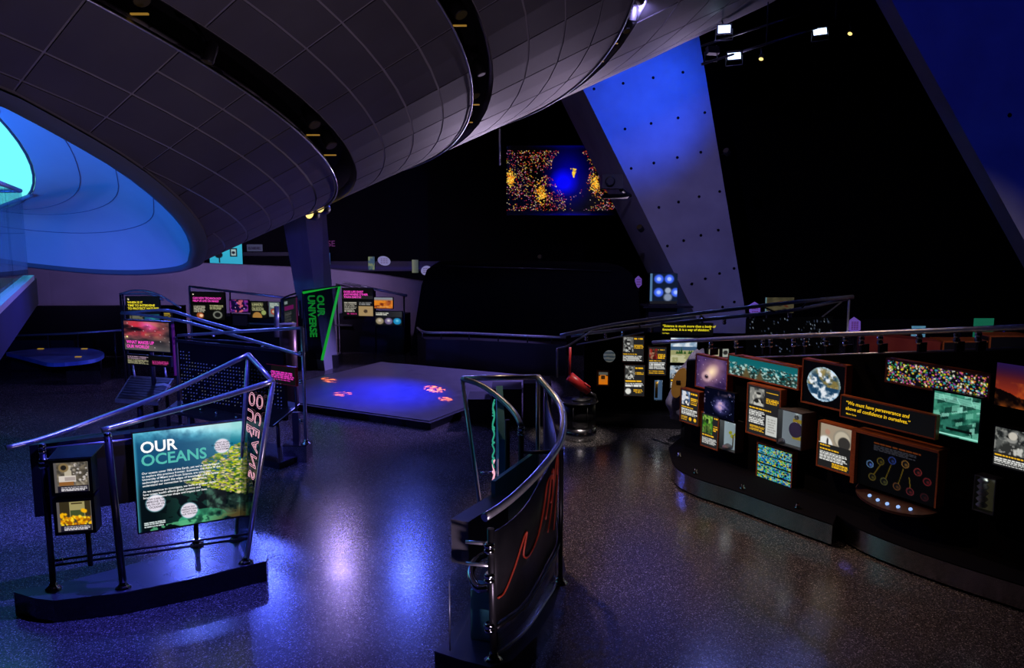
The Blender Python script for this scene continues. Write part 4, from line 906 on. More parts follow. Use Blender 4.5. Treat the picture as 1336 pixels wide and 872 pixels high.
MB().box(plQ.P(plQ.hit(940, 470)[0], .55, .4), (.4, .05, .02), (plQ.r, plQ.n, UP)).build('shelf', M['steel'], qs)
MB().prism([(3.05, 14.3), (3.5, 14.3), (3.5, 14.55), (3.05, 14.55)], .25, .5).build('blue_step', M['gloss'], qs)
im = Img(60, 20, (.02, .02, .025), 59)
iq = panel(qs, plQ2, 0, 0, 0, 0, im, .34, .04, .0, 'panelblack', label='grey quotation on black', uz=(.55, 1.35, 1.32, .93))
ptext(iq, plQ2, 'e aim of sci\nto discover\nilluminate tru', .06, .3, .24, 'e_greytext', shear=.15)

# ---------------- things on and by the science stands
pd = thing('podium', 'round dark drum podium with steel foot band carrying the red telescope', 'podium', fl(755, 574))
c = fl(755, 572); R_ = .30
MB().lathe((c.x, c.y, 0), [(R_, 0), (R_, .22)], 32).build('foot_band', M['kick'], pd)
MB().lathe((c.x, c.y, .22), [(R_ - .02, 0), (R_ - .02, .42)], 32).build('drum', M['panelblack'], pd)
MB().lathe((c.x, c.y, .64), [(R_ + .02, 0), (R_ + .03, .015), (R_ + .02, .03)], 32).build('top', M['gloss'], pd)
for a in np.linspace(0, 2 * PI, 10, endpoint=False): MB().lathe((c.x + (R_ - .02) * math.cos(a), c.y + (R_ - .02) * math.sin(a), .26), [(.02, 0), (.02, .02)], 8).build('bolt', M['chrome'], pd)
for dx, dy in ((-.12, -.285), (.12, -.285)): MB().tube([(c.x + dx, c.y + dy, .26), (c.x + dx, c.y + dy, .6)], .008, 6).build('seam_bar', M['darksteel'], pd)
tl = thing('telescope', 'small red telescope tilted on a mount over the drum podium', 'telescope', (c.x, c.y, .674))
a, b = at(743, 491, c.y), at(768, 512, c.y)
MB().tube([a, a.lerp(b, .75), a.lerp(b, .78), b], [.085, .085, .06, .06], 16).build('tube', M['red'], tl)
MB().tube([a.lerp(b, .7) + Vector((.02, -.05, .09)), b + Vector((.02, -.05, .09))], .02, 8).build('finder', M['red'], tl)
MB().tube([a + Vector((.0, 0, .02)), a + Vector((.01, 0, .50))], .022, 8).build('upright', M['red'], tl)
MB().tube([a.lerp(b, .6), Vector((c.x + .03, c.y, .69))], .03, 8).build('mount', M['darksteel'], tl)
MB().lathe((c.x + .03, c.y, .674), [(.16, 0), (.16, .02), (.05, .04)], 14).build('foot', M['black'], tl)
MB().tube([b, b + Vector((.1, 0, -.05)), b + Vector((.12, 0, -.14))], .03, 8).build('eyepiece', M['darksteel'], tl)

def planet_mat():
    m = mat('banded_planet', (.3, .4, .45), .5); L = m.node_tree.links.new; bs = m.node_tree.nodes['Principled BSDF']
    tc = N(m, 'ShaderNodeTexCoord'); wv = N(m, 'ShaderNodeTexWave', bands_direction='Z'); wv.inputs['Scale'].default_value = 5; wv.inputs['Distortion'].default_value = 3
    r = N(m, 'ShaderNodeValToRGB'); r.color_ramp.elements[0].color = (.12, .2, .26, 1); r.color_ramp.elements[1].color = (.6, .66, .62, 1)
    L(tc.outputs['Object'], wv.inputs['Vector']); L(wv.outputs['Fac'], r.inputs[0]); L(r.outputs[0], bs.inputs['Base Color'])
    L(r.outputs[0], bs.inputs['Emission Color']); bs.inputs['Emission Strength'].default_value = .12; return m
plc = at(795, 465, 14.95)
pn = MB().lathe(plc, [(.11 * math.sin(t), -.11 * math.cos(t)) for t in np.linspace(.05, PI - .05, 14)], 20).build('planet_globe', planet_mat())
tag(pn, 'small banded teal planet globe mounted above the amber showcase', 'globe')
MB().tube([plc + Vector((0, .08, 0)), plc + Vector((0, .27, 0))], .012, 6).build('mounting_rod', M['darksteel'], pn)

# grey padded model with goggle eyes and a flat orange shield
sx = at(892, 545, 13.4); gp = thing('padded_model', 'leaning lilac grey padded model with dark goggle eyes and an orange oval shield', 'model', (sx.x, 13.4, .27))
Yg = 13.4
spine = [at(887, 545, Yg), at(889, 528, Yg), at(895, 508, Yg), at(901, 488, Yg), at(908, 470, Yg), at(913, 459, Yg)]
mb = MB(); rr = [.14, .24, .26, .22, .16, .08]; sp = smooth(spine, 4); ri = np.interp(np.linspace(0, 5, len(sp)), range(6), rr)
V = []; n = 18
for i, p in enumerate(sp):
    for k in range(n):
        a = 2 * PI * k / n; w = 1 + .10 * math.sin(3 * a + i * .9) + .05 * math.sin(7 * a - i * .5)
        V.append((p.x + ri[i] * w * math.cos(a), p.y + ri[i] * .7 * w * math.sin(a), p.z + .05 * math.sin(2 * a)))
m_ = len(sp)
mb.add(V, [(i * n + k, i * n + (k + 1) % n, (i + 1) * n + (k + 1) % n, (i + 1) * n + k) for i in range(m_ - 1) for k in range(n)] + [tuple(range(n))[::-1], tuple((m_ - 1) * n + k for k in range(n))], True).build('body', M['suit'], gp)
for x, y in ((902, 475), (909, 478)):
    p = at(x, y, Yg - .15); MB().lathe(p, [(.045, 0), (.045, .03), (.028, .045)], 14, (-.1, -1, .1)).build('goggle', M['gloss'], gp)
def oval(cx, cy, rx, ry, tilt, Y, n=24):
    o = []
    for k in range(n):
        a = 2 * PI * k / n; x = rx * math.cos(a); y = ry * math.sin(a); o.append(at(cx + x * math.cos(tilt) - y * math.sin(tilt), cy + x * math.sin(tilt) + y * math.cos(tilt), Y))
    return o
MB().extrude(oval(886, 500, 9, 20, .3, Yg - .25), (.02, .05, 0)).build('shield', M['orange'], gp)
MB().box(at(885, 498, Yg - .26), (.07, .03, .03)).build('shield_slot', M['black'], gp)
MB().tube([at(895, 506, Yg - .22), at(898, 498, Yg - .22), at(902, 500, Yg - .22)], .012, 6).build('strap', M['black'], gp)
post(gp, Vector((sx.x, 13.4, 0)), Vector((sx.x, 13.4, .6)), .04, 'black')

# ---------------- dotted star-map screen, its projector and hanging rod
scr = thing('star_map_screen', 'wide screen with dense orange and yellow dots around a blue oval', 'screen', at(735, 280, 25.5))
im = Img(290, 176, (0, 0, 0), 61); u, v = im.u, im.v; rg = im.rng
dc = np.hypot((u - .54) / .20, (v - .45) / .45); im.mix(np.clip(1.25 - dc, 0, .9), (.0, .0, .55)); d3 = np.hypot((u - .50) / .14, (v - .52) / .22); im.mix((1 - d3) * 1.6, (.02, .02, .98))
im.mix(np.clip(.06 - v, 0, 1) * 20 * np.clip(1 - np.abs(u - .55) * 2.6, 0, 1), (0, 0, .35)); im.mix(np.clip(v - .93, 0, 1) * 18 * np.clip(1 - np.abs(u - .55) * 2.4, 0, 1), (0, 0, .4))
den = fbm(290, 176, 4, rg, 3, 1.6)
pal = [(.95, .8, .25), (.95, .45, .1), (.85, .15, .1), (1., .92, .75), (.9, .6, .8), (.45, .1, .3), (.9, .25, .3), (.8, .7, .3), (.75, .1, .2)]
cnt = 0
uu_, vv_ = u[0], v[:, 0]
def dot(cu, cv, r, c, k=1.):
    i0, i1 = max(0, int((cu - r) * 289)), min(289, int((cu + r) * 289) + 1); j0, j1 = max(0, int((cv - r * 1.65) * 175)), min(175, int((cv + r * 1.65) * 175) + 1)
    if i1 < i0 or j1 < j0: return
    U_, V_ = np.meshgrid(uu_[i0:i1 + 1], vv_[j0:j1 + 1]); m = np.clip(1.5 - np.hypot(U_ - cu, (V_ - cv) * .606) / r * 1.2, 0, 1)[..., None] * k
    im.a[j0:j1 + 1, i0:i1 + 1] = im.a[j0:j1 + 1, i0:i1 + 1] * (1 - m) + np.array(c) * m
while cnt < 1750:
    cu, cv = rg.random(2); cv = .07 + .86 * cv
    if np.hypot((cu - .56) / .16, (cv - .36) / .34) < 1 or np.hypot((cu - .64) / .075, (cv - .83) / .11) < 1 or np.hypot((cu - .37) / .1, (cv - .62) / .05) < .8: continue
    if cu > .52 and cv > .93: continue
    if den[int(cv * 175), int(cu * 289)] < .36 and rg.random() < .75: continue
    dot(cu, cv, rg.uniform(.0024, .0046), pal[rg.integers(len(pal))]); cnt += 1
for cu, cv, su, sv in ((.035, .47, .02, .05), (.305, .68, .022, .07), (.78, .53, .025, .07)):
    for _ in range(120): dot(cu + rg.normal() * su, cv + rg.normal() * sv, .006, [(1., .75, .15), (1., .6, .1), (1., .9, .4)][rg.integers(3)])
for _ in range(60): t = rg.random(); dot(.588 + rg.normal() * .012 * (1 - t), .33 + .12 * t, .006, [(1., .75, .1), (1., .85, .3)][rg.integers(2)])
o0 = at(661, 281, 25.5); o1 = at(809, 281, 25.5); o2 = at(661, 190, 25.5)
MB().box(((o0.x + o1.x) / 2, 25.56, (o0.z + o2.z) / 2), (o1.x - o0.x, .08, o2.z - o0.z)).build('screen_back', M['wallblack'], scr)
grid_print('image', (o0.x, 25.5, o0.z), (1, 0, 0), UP, o1.x - o0.x, o2.z - o0.z, im, M['print'], scr)
for x in (690, 780): MB().tube([at(x, 190, 25.62), (at(x, 190, 25.62).x, 25.62, ZC)], .02, 6).build('hanger', M['darksteel'], scr)
rd = MB().tube([at(652, 216, 20.5), at(652, 168, 20.5)], .022, 8).build('hanging_rod', M['steel']); tag(rd, 'slim pale rod hanging below the cone rim left of the dotted screen', 'rod')
MB().tube([at(652, 168, 20.5), (at(652, 168, 20.5).x, 20.5, 8.2)], .01, 6).build('wire', M['darksteel'], rd)
pj = thing('projector', 'black projector on an arm in front of the tall leaning column', 'projector', at(800, 246, 20.6))
pp = at(800, 243, 20.6)
MB().box(pp + Vector((-.05, 0, .1)), (.5, .6, .34)).build('body', M['black'], pj)
MB().lathe(pp + Vector((-.12, -.3, .1)), [(.12, 0), (.12, .08), (.09, .1)], 16, (0, -1, 0)).build('lens', M['gloss'], pj)
MB().tube([pp + Vector((.2, .1, -.08)), pp + Vector((.55, .95, -.2))], .05, 8).build('arm', M['black'], pj)
MB().lathe(pp + Vector((.05, 0, -.3)), [(.3, 0), (.34, .05), (.3, .1)], 20).build('speaker_dome', M['wallblack'], pj)

# ---------------- wall graphics and displays at the back
Yw = YB - .01
def wall_panel(name, label, cat, x0, y0, x1, y1, im, mt, Y=Yw, group=None, th=.06):
    a, b = at(x0, y1, Y), at(x1, y0, Y)
    o = MB().box(((a.x + b.x) / 2, Y - th / 2, (a.z + b.z) / 2), (b.x - a.x, th, b.z - a.z)).build(name, M['panelblack'])
    tag(o, label, cat, group)
    grid_print('print', (a.x, Y - th - .003, a.z), (1, 0, 0), UP, b.x - a.x, b.z - a.z, im, M[mt], o); return o
im = Img(50, 44, (.2, .7, .8), 71); im.mix(im.v * .6, (.15, .55, .72)); im.rect(.62, .85, .3, .62, (.04, .06, .08)); im.rect(.66, .81, .34, .57, (.6, .7, .7)); im.disc(.73, .46, .06, (.08, .1, .12)); im.disc(.28, .55, .13, (.03, .04, .06)); im.rect(.27, .31, .5, .85, (.04, .06, .08)); im.rect(0, 1, .94, 1, (.06, .25, .3))
wall_panel('lit_niche', 'bright cyan lit niche with a framed picture above the low wall', 'display', 275, 314, 316, 348, im, 'print')
im = Img(30, 14, (.28, .3, .42), 72); im.text(.08, .9, .35, .8, 3, (.12, .12, .2))
wall_panel('wall_plaque', 'small grey rectangular plaque beside the cyan niche', 'plaque', 323, 319, 343, 328, im, 'printdim')
def sweep(seed): 
    im = Img(90, 14, (.02, .02, .12), seed); im.mix((1 - np.abs(im.v - .5 - .2 * np.sin(im.u * 2.5)) * 3), (.08, .06, .34)); return im
wall_panel('wall_graphic', 'long dark blue wave graphic on the back wall right of the slim column', 'graphic', 430, 341, 575, 354, sweep(73), 'printdim')
im = Img(40, 8, (.01, .02, .02), 74); im.mix(1 - np.abs(im.v - .5) * 2.5, (.03, .07, .09)); wall_panel('wall_graphic', 'faint dark green strip under the grey plaque', 'graphic', 318, 329, 378, 334, im, 'printdim')
im = Img(12, 24, (.15, .3, .55), 75); im.blobs(8, (0, 1), (0, 1), (.05, .12), [(.5, .7, .8), (.1, .2, .5)]); wall_panel('wall_picture', 'narrow blue picture close beside the slim column', 'picture', 425, 330, 431, 345, im, 'print', Yw - .08)
im = Img(14, 30, (.25, .4, .5), 76); im.mix((fbm(14, 30, 4, im.rng) - .4) * 4, (.6, .65, .45)); wall_panel('wall_picture', 'narrow green grey picture left of the oval sign', 'picture', 481, 335, 489, 352, im, 'printdim', Yw - .08)
im = Img(12, 26, (.3, .35, .32), 77); im.mix(1 - im.u, (.6, .62, .5)); wall_panel('wall_picture', 'tall pale striped picture next to the theatre booth', 'picture', 538, 339, 546, 356, im, 'printdim', Yw - .08)
letters('wall_lettering', 'RSE', (at(421, 321.5, Yw).x, Yw - .02, at(421, 321.5, Yw).z), (1, 0, 0), UP, .30, M['e_wallpink'], None, bold=.02)
tag(bpy.data.objects['wall_lettering'], 'dim magenta letters RSE high on the back wall', 'lettering')
def flat_sign(name, label, pts, m, Y, body=None, lines=3):
    o = MB().extrude(pts, (0, .04, 0)).build(name, m); tag(o, label, 'sign')
    xs = [p.x for p in pts]; zs = [p.z for p in pts]; w, h = max(xs) - min(xs), max(zs) - min(zs)
    mb = MB()
    for k in range(lines):
        z = max(zs) - h * (.3 + .4 * k / max(1, lines - 1)); x = min(xs) + w * .22
        for q in range(3): mb.box((x + w * .09 + q * w * .2, Y - .004, z), (w * .15, .006, h * .05))
    mb.build('print_lines', M['e_wallpink'], o); return o
M['ovalsign'] = mat('oval_sign', (.3, .3, .42), .6, emit=lin((.55, .55, .68)), es=.5); M['hexsign'] = mat('hexagon_sign', (.2, .12, .4), .6, emit=lin((.42, .3, .68)), es=.6)
flat_sign('oval_sign', 'tilted pale oval sign on the blue wave graphic', oval(501, 340.5, 8.5, 6, .3, Yw - .12), M['ovalsign'], Yw - .12)
flat_sign('oval_sign', 'pale oval sign half hidden behind the theatre booth', oval(556, 353, 7, 6, -.4, Yw - .12), M['ovalsign'], Yw - .12)
def hexa(cx, cy, rx, ry, Y): return [at(cx + rx * math.cos(PI / 6 + k * PI / 3), cy + ry * math.sin(PI / 6 + k * PI / 3), Y) for k in range(6)]
flat_sign('hexagon_sign', 'violet hexagon sign by the theatre booth edge', hexa(833, 368, 5, 8, 27), M['hexsign'], 27)
flat_sign('hexagon_sign', 'violet hexagon sign under the tall leaning column', hexa(985, 403, 8, 9, 21), M['hexsign'], 21)
flat_sign('hexagon_sign', 'violet hexagon sign above the red slab', hexa(1115, 425, 9, 11, 17.2), M['hexsign'], 17.2, lines=5)
for o_, px, py, Y in (('hexagon_sign', 833, 376, 27), ('hexagon_sign.001', 985, 412, 21), ('hexagon_sign.002', 1115, 436, 17.2)):
    p = at(px, py, Y); MB().tube([p, (p.x, p.y, 0)], .015, 6).build('sign_post', M['darksteel'], bpy.data.objects[o_])
# showcase of blue portraits beside the column foot
im = Img(44, 50, (.06, .10, .18), 78); 
for cu, cv in ((.32, .18), (.7, .18), (.32, .62), (.95, .62)): im.disc(cu, cv, .17, (.25, .4, .95), .85, .3); im.disc(cu, cv, .09, (.65, .75, 1.), .85, .5)
im.disc(.66, .56, .12, (.6, .65, .75), .85, .4); im.disc(.66, .78, .16, (.5, .55, .65), .85, .4); im.rect(0, .08, 0, 1, (.3, .45, .6)); im.rect(0, 1, .9, 1, (.1, .1, .12))
o = wall_panel('portrait_showcase', 'blue lit showcase of round portraits at the foot of the leaning column', 'showcase', 845, 356, 881, 395, im, 'print', 20.4, th=.3)
p = at(863, 396, 20.3); MB().box((p.x, 20.3, p.z / 2), (.7, .4, p.z)).build('pedestal', M['black'], o)
MB().box((p.x + .1, 20.2, p.z - .05), (1.2, .6, .05)).build('shelf', M['darksteel'], o)
# panels seen beyond the stands at the right
im = Img(40, 30, (.3, .28, .2), 79); im.mix(fbm(40, 30, 5, im.rng) - .3, (.55, .5, .36)); im.blobs(6, (.5, .9), (.2, .8), (.05, .1), [(.4, .15, .1), (.2, .18, .12)]); im.rect(0, .05, 0, 1, (.5, .7, .75))
def standee(name, label, x0, y0, x1, y1, im, Y, mt='printdim'):
    o = wall_panel(name, label, 'display', x0, y0, x1, y1, im, mt, Y); a, b = at(x0, y1, Y), at(x1, y1, Y)
    for x in (a.x + .05, b.x - .05): MB().tube([(x, Y - .03, 0), (x, Y - .03, a.z)], .02, 6).build('leg', M['darksteel'], o)
    return o
standee('display_board', 'beige mural board behind the twin blue rails', 997, 388, 1035, 408, im, 19)
im = Img(20, 26, (.35, .6, .75), 80); im.mix(fbm(20, 26, 3, im.rng) - .2, (.55, .75, .85)); standee('display_board', 'small pale blue display board beyond the red slab', 1186, 425, 1206, 450, im, 18)
im = Img(20, 26, (.12, .5, .38), 81); im.mix(im.v * .4, (.08, .35, .28)); standee('display_board', 'plain green display board beyond the long stand rail', 1266, 415, 1295, 449, im, 18)
im = Img(10, 26, (.08, .1, .6), 82); standee('display_board', 'thin deep blue light strip beyond the green board', 1305, 430, 1309, 447, im, 18)
rsb = thing('red_slab', 'dark red curved slab counter seen under the long stand rail', 'counter', fl(1180, 520))
a, b = at(1122, 452, 16.5), at(1234, 470, 15.4)
MB().extrude([(a.x, a.y, 0), (b.x, b.y, 0), (b.x, b.y, at(1234, 447, 15.4).z), (a.x, a.y, at(1122, 437, 16.5).z)], (.15, .5, 0)).build('slab', M['redslab'], rsb)
MB().box(((a.x + b.x) / 2, (a.y + b.y) / 2 + .2, .05), (1.2, .9, .1)).build('foot', M['black'], rsb)
for nm, x0, x1, y0, y1, lb in (('bench_cabinet', 1231, 1288, 447, 466, 'black cabinet edged in orange wood below the green board'), ('bench_cabinet', 1292, 1350, 440, 460, 'black cabinet edged in orange wood beside the blue light strip')):
    p0, p1 = at(x0, y0, 15.4), at(x1, y0, 15.4); o = thing(nm, lb, 'cabinet', ((p0.x + p1.x) / 2, 15.6, 0))
    MB().box(((p0.x + p1.x) / 2, 15.65, p0.z / 2), (p1.x - p0.x, .5, p0.z)).build('body', M['black'], o)
    MB().box(((p0.x + p1.x) / 2, 15.65, p0.z + .015), (p1.x - p0.x + .02, .52, .03)).build('top_edge', M['wood'], o)
    MB().box((p0.x - .015, 15.38, p0.z / 2), (.03, .03, p0.z)).build('side_edge', M['wood'], o)

# ---------------- "our world" stand, mid left
ws = thing('exhibit_stand', 'black exhibit stand with a magenta nebula lightbox and a wall of tiny blue lights', 'exhibit stand', fl(290, 590), 'science exhibit stands')
plW = Plane((-7.2, 15.2), (-3.35, 12.55))
# post and steel base block at the right end
bp = fl(385, 604); bx_ = MB().box((bp.x, bp.y + .2, .13), (.36, .4, .26)).build('base_block', M['kick'], ws)
MB().box((bp.x, bp.y + .2, .265), (.37, .41, .012)).build('base_top', M['gloss'], ws)
pT = at(394, 428, bp.y + .1); post(ws, Vector((pT.x - .0, pT.y, .27)), pT, .028, 'steel')
for y in (464, 501, 552): clamp(ws, at(393, y, bp.y + .1), .04, .07)
Yl0 = 15.1
wA = smooth([at(158, 409, Yl0), at(216, 405, 14.8), at(262, 418, 14.2), at(316, 433, 13.6)], 5)
wB = smooth([at(159, 408, Yl0), at(232, 418, 14.5), at(310, 439, 13.6), at(394, 464, bp.y + .1)], 5)
wC = smooth([at(232, 438, 14.3), at(310, 433, 13.6), at(394, 428, bp.y + .1)], 5)
for w in (wA, wB, wC): MB().tube(w, .026, 10).build('rail', M['steel'], ws)
MB().tube([at(160, 384, Yl0), at(170, 500, Yl0)], .018, 8).build('post', M['darksteel'], ws)
MB().tube([at(242, 442, 14.3), at(345, 448, 13.4)], .016, 8).build('lower_bar', M['darksteel'], ws)
p = at(229, 440, 14.2); post(ws, Vector((p.x, p.y, .1)), p, .03, 'black')
for k in (4, 8, 12): clamp(ws, wB[k] - Vector((0, 0, .13)), .03, .1)
# long low plinth
MB().prism([(-7.0, 14.3), (-3.5, 12.1), (-3.2, 12.7), (-6.6, 15.0)], 0, .1).build('plinth', M['gloss'], ws)
# nebula lightbox
im = Img(84, 66, (.25, .2, .22), 91); n = fbm(84, 66, 4, im.rng, 5); n2 = fbm(84, 66, 3, im.rng, 4, .6); u, v = im.u, im.v
im.mix((n - .35) * 3, (.45, .32, .3)); im.mix((1 - np.hypot((u - .4) * 1.6, (v - .25) * 2)) * (n * 2.2 - .2), (.85, .16, .25)); im.mix((1 - np.hypot((u - .55) * 4, (v - .12) * 4)) * 1.2, (.9, .35, .65)); im.mix((n2 - .5) * 5 * (u > .45), (.75, .5, .35)); im.mix((.46 - n2) * 5, (.08, .05, .08)); im.mix((v - .45) * 1.6, (.33, .33, .34)); im.blobs(16, (0, 1), (0, 1), (.008, .016), [(.95, .9, .9)], 1.3); im.disc(.06, .55, .03, (1., .95, .6), 1.3)
plN = Plane((at(163, 470, 14.55).x, 14.55), (at(226, 470, 14.2).x, 14.2))
iw = panel(ws, plN, 164, 418, 223, 455, im, .05, .1, .02, 'panelblack', label='magenta nebula lightbox')
ptext(iw, plN, 'WHAT MAKES UP\nOUR WORLD?', .04, .78, .15, 'e_pink', bold=.035, line=1.0)
im = Img(64, 18, (.03, .03, .03), 92); im.text(.03, .52, .1, .42, 2, (.75, .62, .72)); im.text(.03, .52, .45, .95, 4, (.65, .63, .5)); im.text(.6, .97, .45, .9, 3, (.72, .2, .5))
panel(ws, plN, 168, 462, 224, 474, im, .05, .06, .01, 'panelblack')
MB().box(plN.P(plN.len + .06, 1.5, .03), (.02, .05, .9), (plN.r, plN.n, UP)).build('side_edge', mat('magenta_edge', (.3, .02, .12), .4), ws)
for x in (173, 214): MB().tube([at(x, 476, 14.5), at(x + 3, 492, 14.4)], .018, 6).build('strut', M['steel'], ws)
post(ws, Vector((plN.P(plN.len * .5, 0).x, plN.P(0, 0).y, .1)), plN.P(plN.len * .5, 2.0, -.06), .04, 'black', False)
# wall of small lights: dark board with a grid of tiny bulbs
plG = Plane((at(238, 540, 14.0).x, 14.0), (at(372, 560, 12.9).x, 12.9))
zt_ = plG.hit(240, 447)[1]; zb_ = .55
gb = MB().box(plG.P(plG.len / 2, (zt_ + zb_) / 2, -.05), (plG.len, .06, zt_ - zb_), (plG.r, plG.n, UP)).build('light_board', M['wallblack'], ws)
mbs = {k: MB() for k in ('a', 'b')}
for i in range(34):
    for j in range(15):
        if random.random() < .12 or (j < 3 and i > 3): continue
        z = zt_ - .16 - j * .058; p = plG.P(.05 + i * plG.len / 34.5, z, .0)
        if z < zb_ + .03: continue
        mbs['a' if random.random() < .75 else 'b'].lathe(p, [(.009, 0), (.011, .012), (.006, .02)], 6, plG.n)
M['e_led'] = emis('lit_blue_bulb', (.30, .36, .80), .30); M['e_led2'] = emis('lit_white_bulb', (.5, .52, .6), .22)
o = mbs['a'].build('bulb_grid', M['e_led'], gb); o['kind'] = 'stuff'; o = mbs['b'].build('bulb_grid', M['e_led2'], gb); o['kind'] = 'stuff'
MB().box(plG.P(plG.len / 2, zt_ + .02, .0), (plG.len, .08, .04), (plG.r, plG.n, UP)).build('top_edge', M['darksteel'], gb)
for uu in (.2, plG.len / 2, plG.len - .2): post(ws, plG.P(uu, .1, -.05), plG.P(uu, .6, -.05), .03, 'black', False)
# sloped mesh table at the left, tool shelf and sloped reader at the right
tp = [fl(150, 521, .72), fl(206, 525, .72), fl(227, 494, .86), fl(170, 490, .86)]
tb = MB().extrude(tp, (0, 0, -.06)).build('mesh_table_top', M['mesh_top'], ws)
ctr = (tp[0] + tp[1] + tp[2] + tp[3]) / 4
inn = [p.lerp(ctr, .08) + Vector((0, 0, .004)) for p in tp]; MB().extrude(inn, (0, 0, .004)).build('mesh_inset', M['panelblack'], tb)
for k in range(1, 9):
    MB().tube([inn[0].lerp(inn[3], k / 9) + Vector((0, 0, .006)), inn[1].lerp(inn[2], k / 9) + Vector((0, 0, .006))], .005, 4).build('mesh_bar', M['darksteel'], tb)
MB().tube([ctr + Vector((.16, .1, .03)), ctr + Vector((.3, .12, .04)), ctr + Vector((.42, .05, .02))], .03, 8).build('dial', M['flatgrey'], tb)
post(ws, Vector((ctr.x - .1, ctr.y, 0)), Vector((ctr.x - .1, ctr.y, .74)), .05, 'black', False); post(ws, Vector((ctr.x + .35, ctr.y + .1, 0)), Vector((ctr.x + .35, ctr.y + .1, .76)), .03, 'black', False)
sh_ = [fl(215, 535, .55), fl(320, 556, .55), fl(330, 545, .6), fl(232, 522, .6)]
tsf = MB().extrude(sh_, (0, 0, -.04)).build('tool_shelf', M['darksteel'], ws)
for t in (.15, .4, .6, .85): MB().lathe(sh_[3].lerp(sh_[2], t).lerp(sh_[0].lerp(sh_[1], t), .5), [(.03, 0), (.035, .03), (.015, .05)], 8).build('knob', M['chrome'], tsf)
for k, t in enumerate((.3, .7)): q = sh_[0].lerp(sh_[1], t) + Vector((0, .06, 0)); post(ws, Vector((q.x, q.y, 0)), q - Vector((0, 0, .02)), .03, 'black', False)
sr = [fl(350, 552, .62), fl(360, 554, .62), fl(391, 526, .78), fl(352, 517, .85)]
rdr = MB().extrude([fl(343, 551, .6), fl(356, 555, .6), fl(391, 527, .82), fl(352, 518, .86)], (0, 0, -.04)).build('reader_desk', M['panelblack'], ws)
MB().tube([fl(357, 555, .605), fl(391, 527, .825)], .008, 6).build('desk_edge', M['steel'], rdr)
q = fl(375, 585, .26); MB().box((bp.x - .02, bp.y + .22, .5), (.1, .1, .5)).build('desk_leg', M['black'], ws)
# pink notice
plP = Plane((at(343, 480, 13.2).x, 13.2), (at(388, 480, 12.75).x, 12.75))
im = Img(46, 30, (.06, .05, .05), 93); im.text(.12, .95, .3, .85, 5, (.88, .22, .72))
panel(ws, plP, 344, 474, 387, 496, im, .03, .04, .012, 'redframe' if 'redframe' in M else 'red', label='black notice with magenta lines in a red frame')
post(ws, plP.P(plP.len * .9, .1, -.02), plP.P(plP.len * .9, 1.4, -.02), .02, 'black', False)
# curved bronze screen behind the post
c0 = at(383, 450, 15.8); MB().tube([Vector((c0.x - .1, 15.8, .1)), Vector((c0.x - .1, 15.8, 1.75))], .16, 20).build('bronze_column', noisy(mat('bronze', (.25, .16, .1), .35, .8), 3, (.2, .12, .08), (.32, .22, .14)), ws)

# ---------------- "time to protect nature" stand behind it
ns = thing('exhibit_stand', 'narrow black exhibit stand with yellow green question lettering under bent rails', 'exhibit stand', at(195, 480, 18), 'far exhibit stands'); ns.location.z = 0
Yn = 18.0
plY = Plane((at(163, 400, Yn).x, Yn), (at(210, 400, Yn).x, Yn))
im = Img(30, 40, (.035, .035, .035), 94); im.rect(.0, 1, .55, 1, (.02, .02, .02)); im.text(.08, .5, .62, .8, 4, (.5, .5, .42)); im.rect(.55, .98, .58, .95, (.1, .3, .4)); im.disc(.75, .75, .1, (.15, .45, .5)); im.disc(.07, .08, .03, (.9, .85, .7))
iy = panel(ns, plY, 165, 387, 208, 427, im, .03, .05, .01, 'panelblack')
ptext(iy, plY, 'WHEN IS IT\nTIME TO INTERVENE\nTO PROTECT NATURE?', .04, .22, .095, 'e_lime' if 'e_lime' in M else 'e_yellow', bold=.03, line=1.05)
for pts in ([(156, 384), (195, 384), (213, 392)], [(156, 384), (178, 379), (205, 384), (236, 402)]):
    MB().tube(smooth([at(x, y, Yn) for x, y in pts], 5), .022, 8).build('rail', M['steel'], ns)
for x in (157, 208): q = at(x, 385 if x < 200 else 390, Yn); post(ns, Vector((q.x, Yn, 0)), q, .022, 'darksteel')
im = Img(10, 24, (.05, .05, .04), 95); im.text(.1, .9, .05, .9, 8, (.6, .5, .15)); plY2 = Plane((at(213, 400, Yn).x, Yn), (at(226, 400, Yn).x, Yn)); panel(ns, plY2, 214, 407, 224, 428, im, .03, .05, .008, 'panelblack')

# ---------------- round interactive table
rt = thing('round_table', 'wide dark blue topped round table standing at the far left', 'table', fl(100, 498))
tc_ = fl(80, 492); zt = .85
top = [fl(8, 460, zt), fl(30, 457, zt), (fl(70, 454, zt)), fl(110, 454, zt), fl(134, 459, zt), fl(132, 465, zt), fl(115, 470, zt), fl(70, 474, zt), fl(48, 470, zt), fl(25, 464, zt)]
M['bluetop'] = noisy(mat('blue_print_top', (.06, .14, .4), .3), 2.5, (.03, .08, .3), (.1, .22, .55), 8)
tt_ = MB().prism([(p.x, p.y) for p in smooth(top + [top[0]], 3)[:-1]], zt - .08, zt).build('table_top', M['bluetop'], rt)
for x, y in ((53, 455.5), (110, 455.5), (102, 466)):
    p = fl(x, y, zt); MB().box((p.x, p.y, zt + .006), (.12, .06, .012)).build('lit_card', M['e_goldcap'], tt_)
MB().box((fl(70, 480).x, fl(70, 480).y, .4), (1.6, .9, .74)).build('pedestal', M['black'], rt)
q = fl(108, 502); MB().box((q.x, q.y + .3, .15), (.78, .5, .3)).build('base_block', M['kick'], rt)
for dx in (-.2, .25): MB().tube([(q.x + dx, q.y + .35, .3), (q.x + dx, q.y + .35, zt - .08)], .04, 8).build('leg', M['darksteel'], rt)
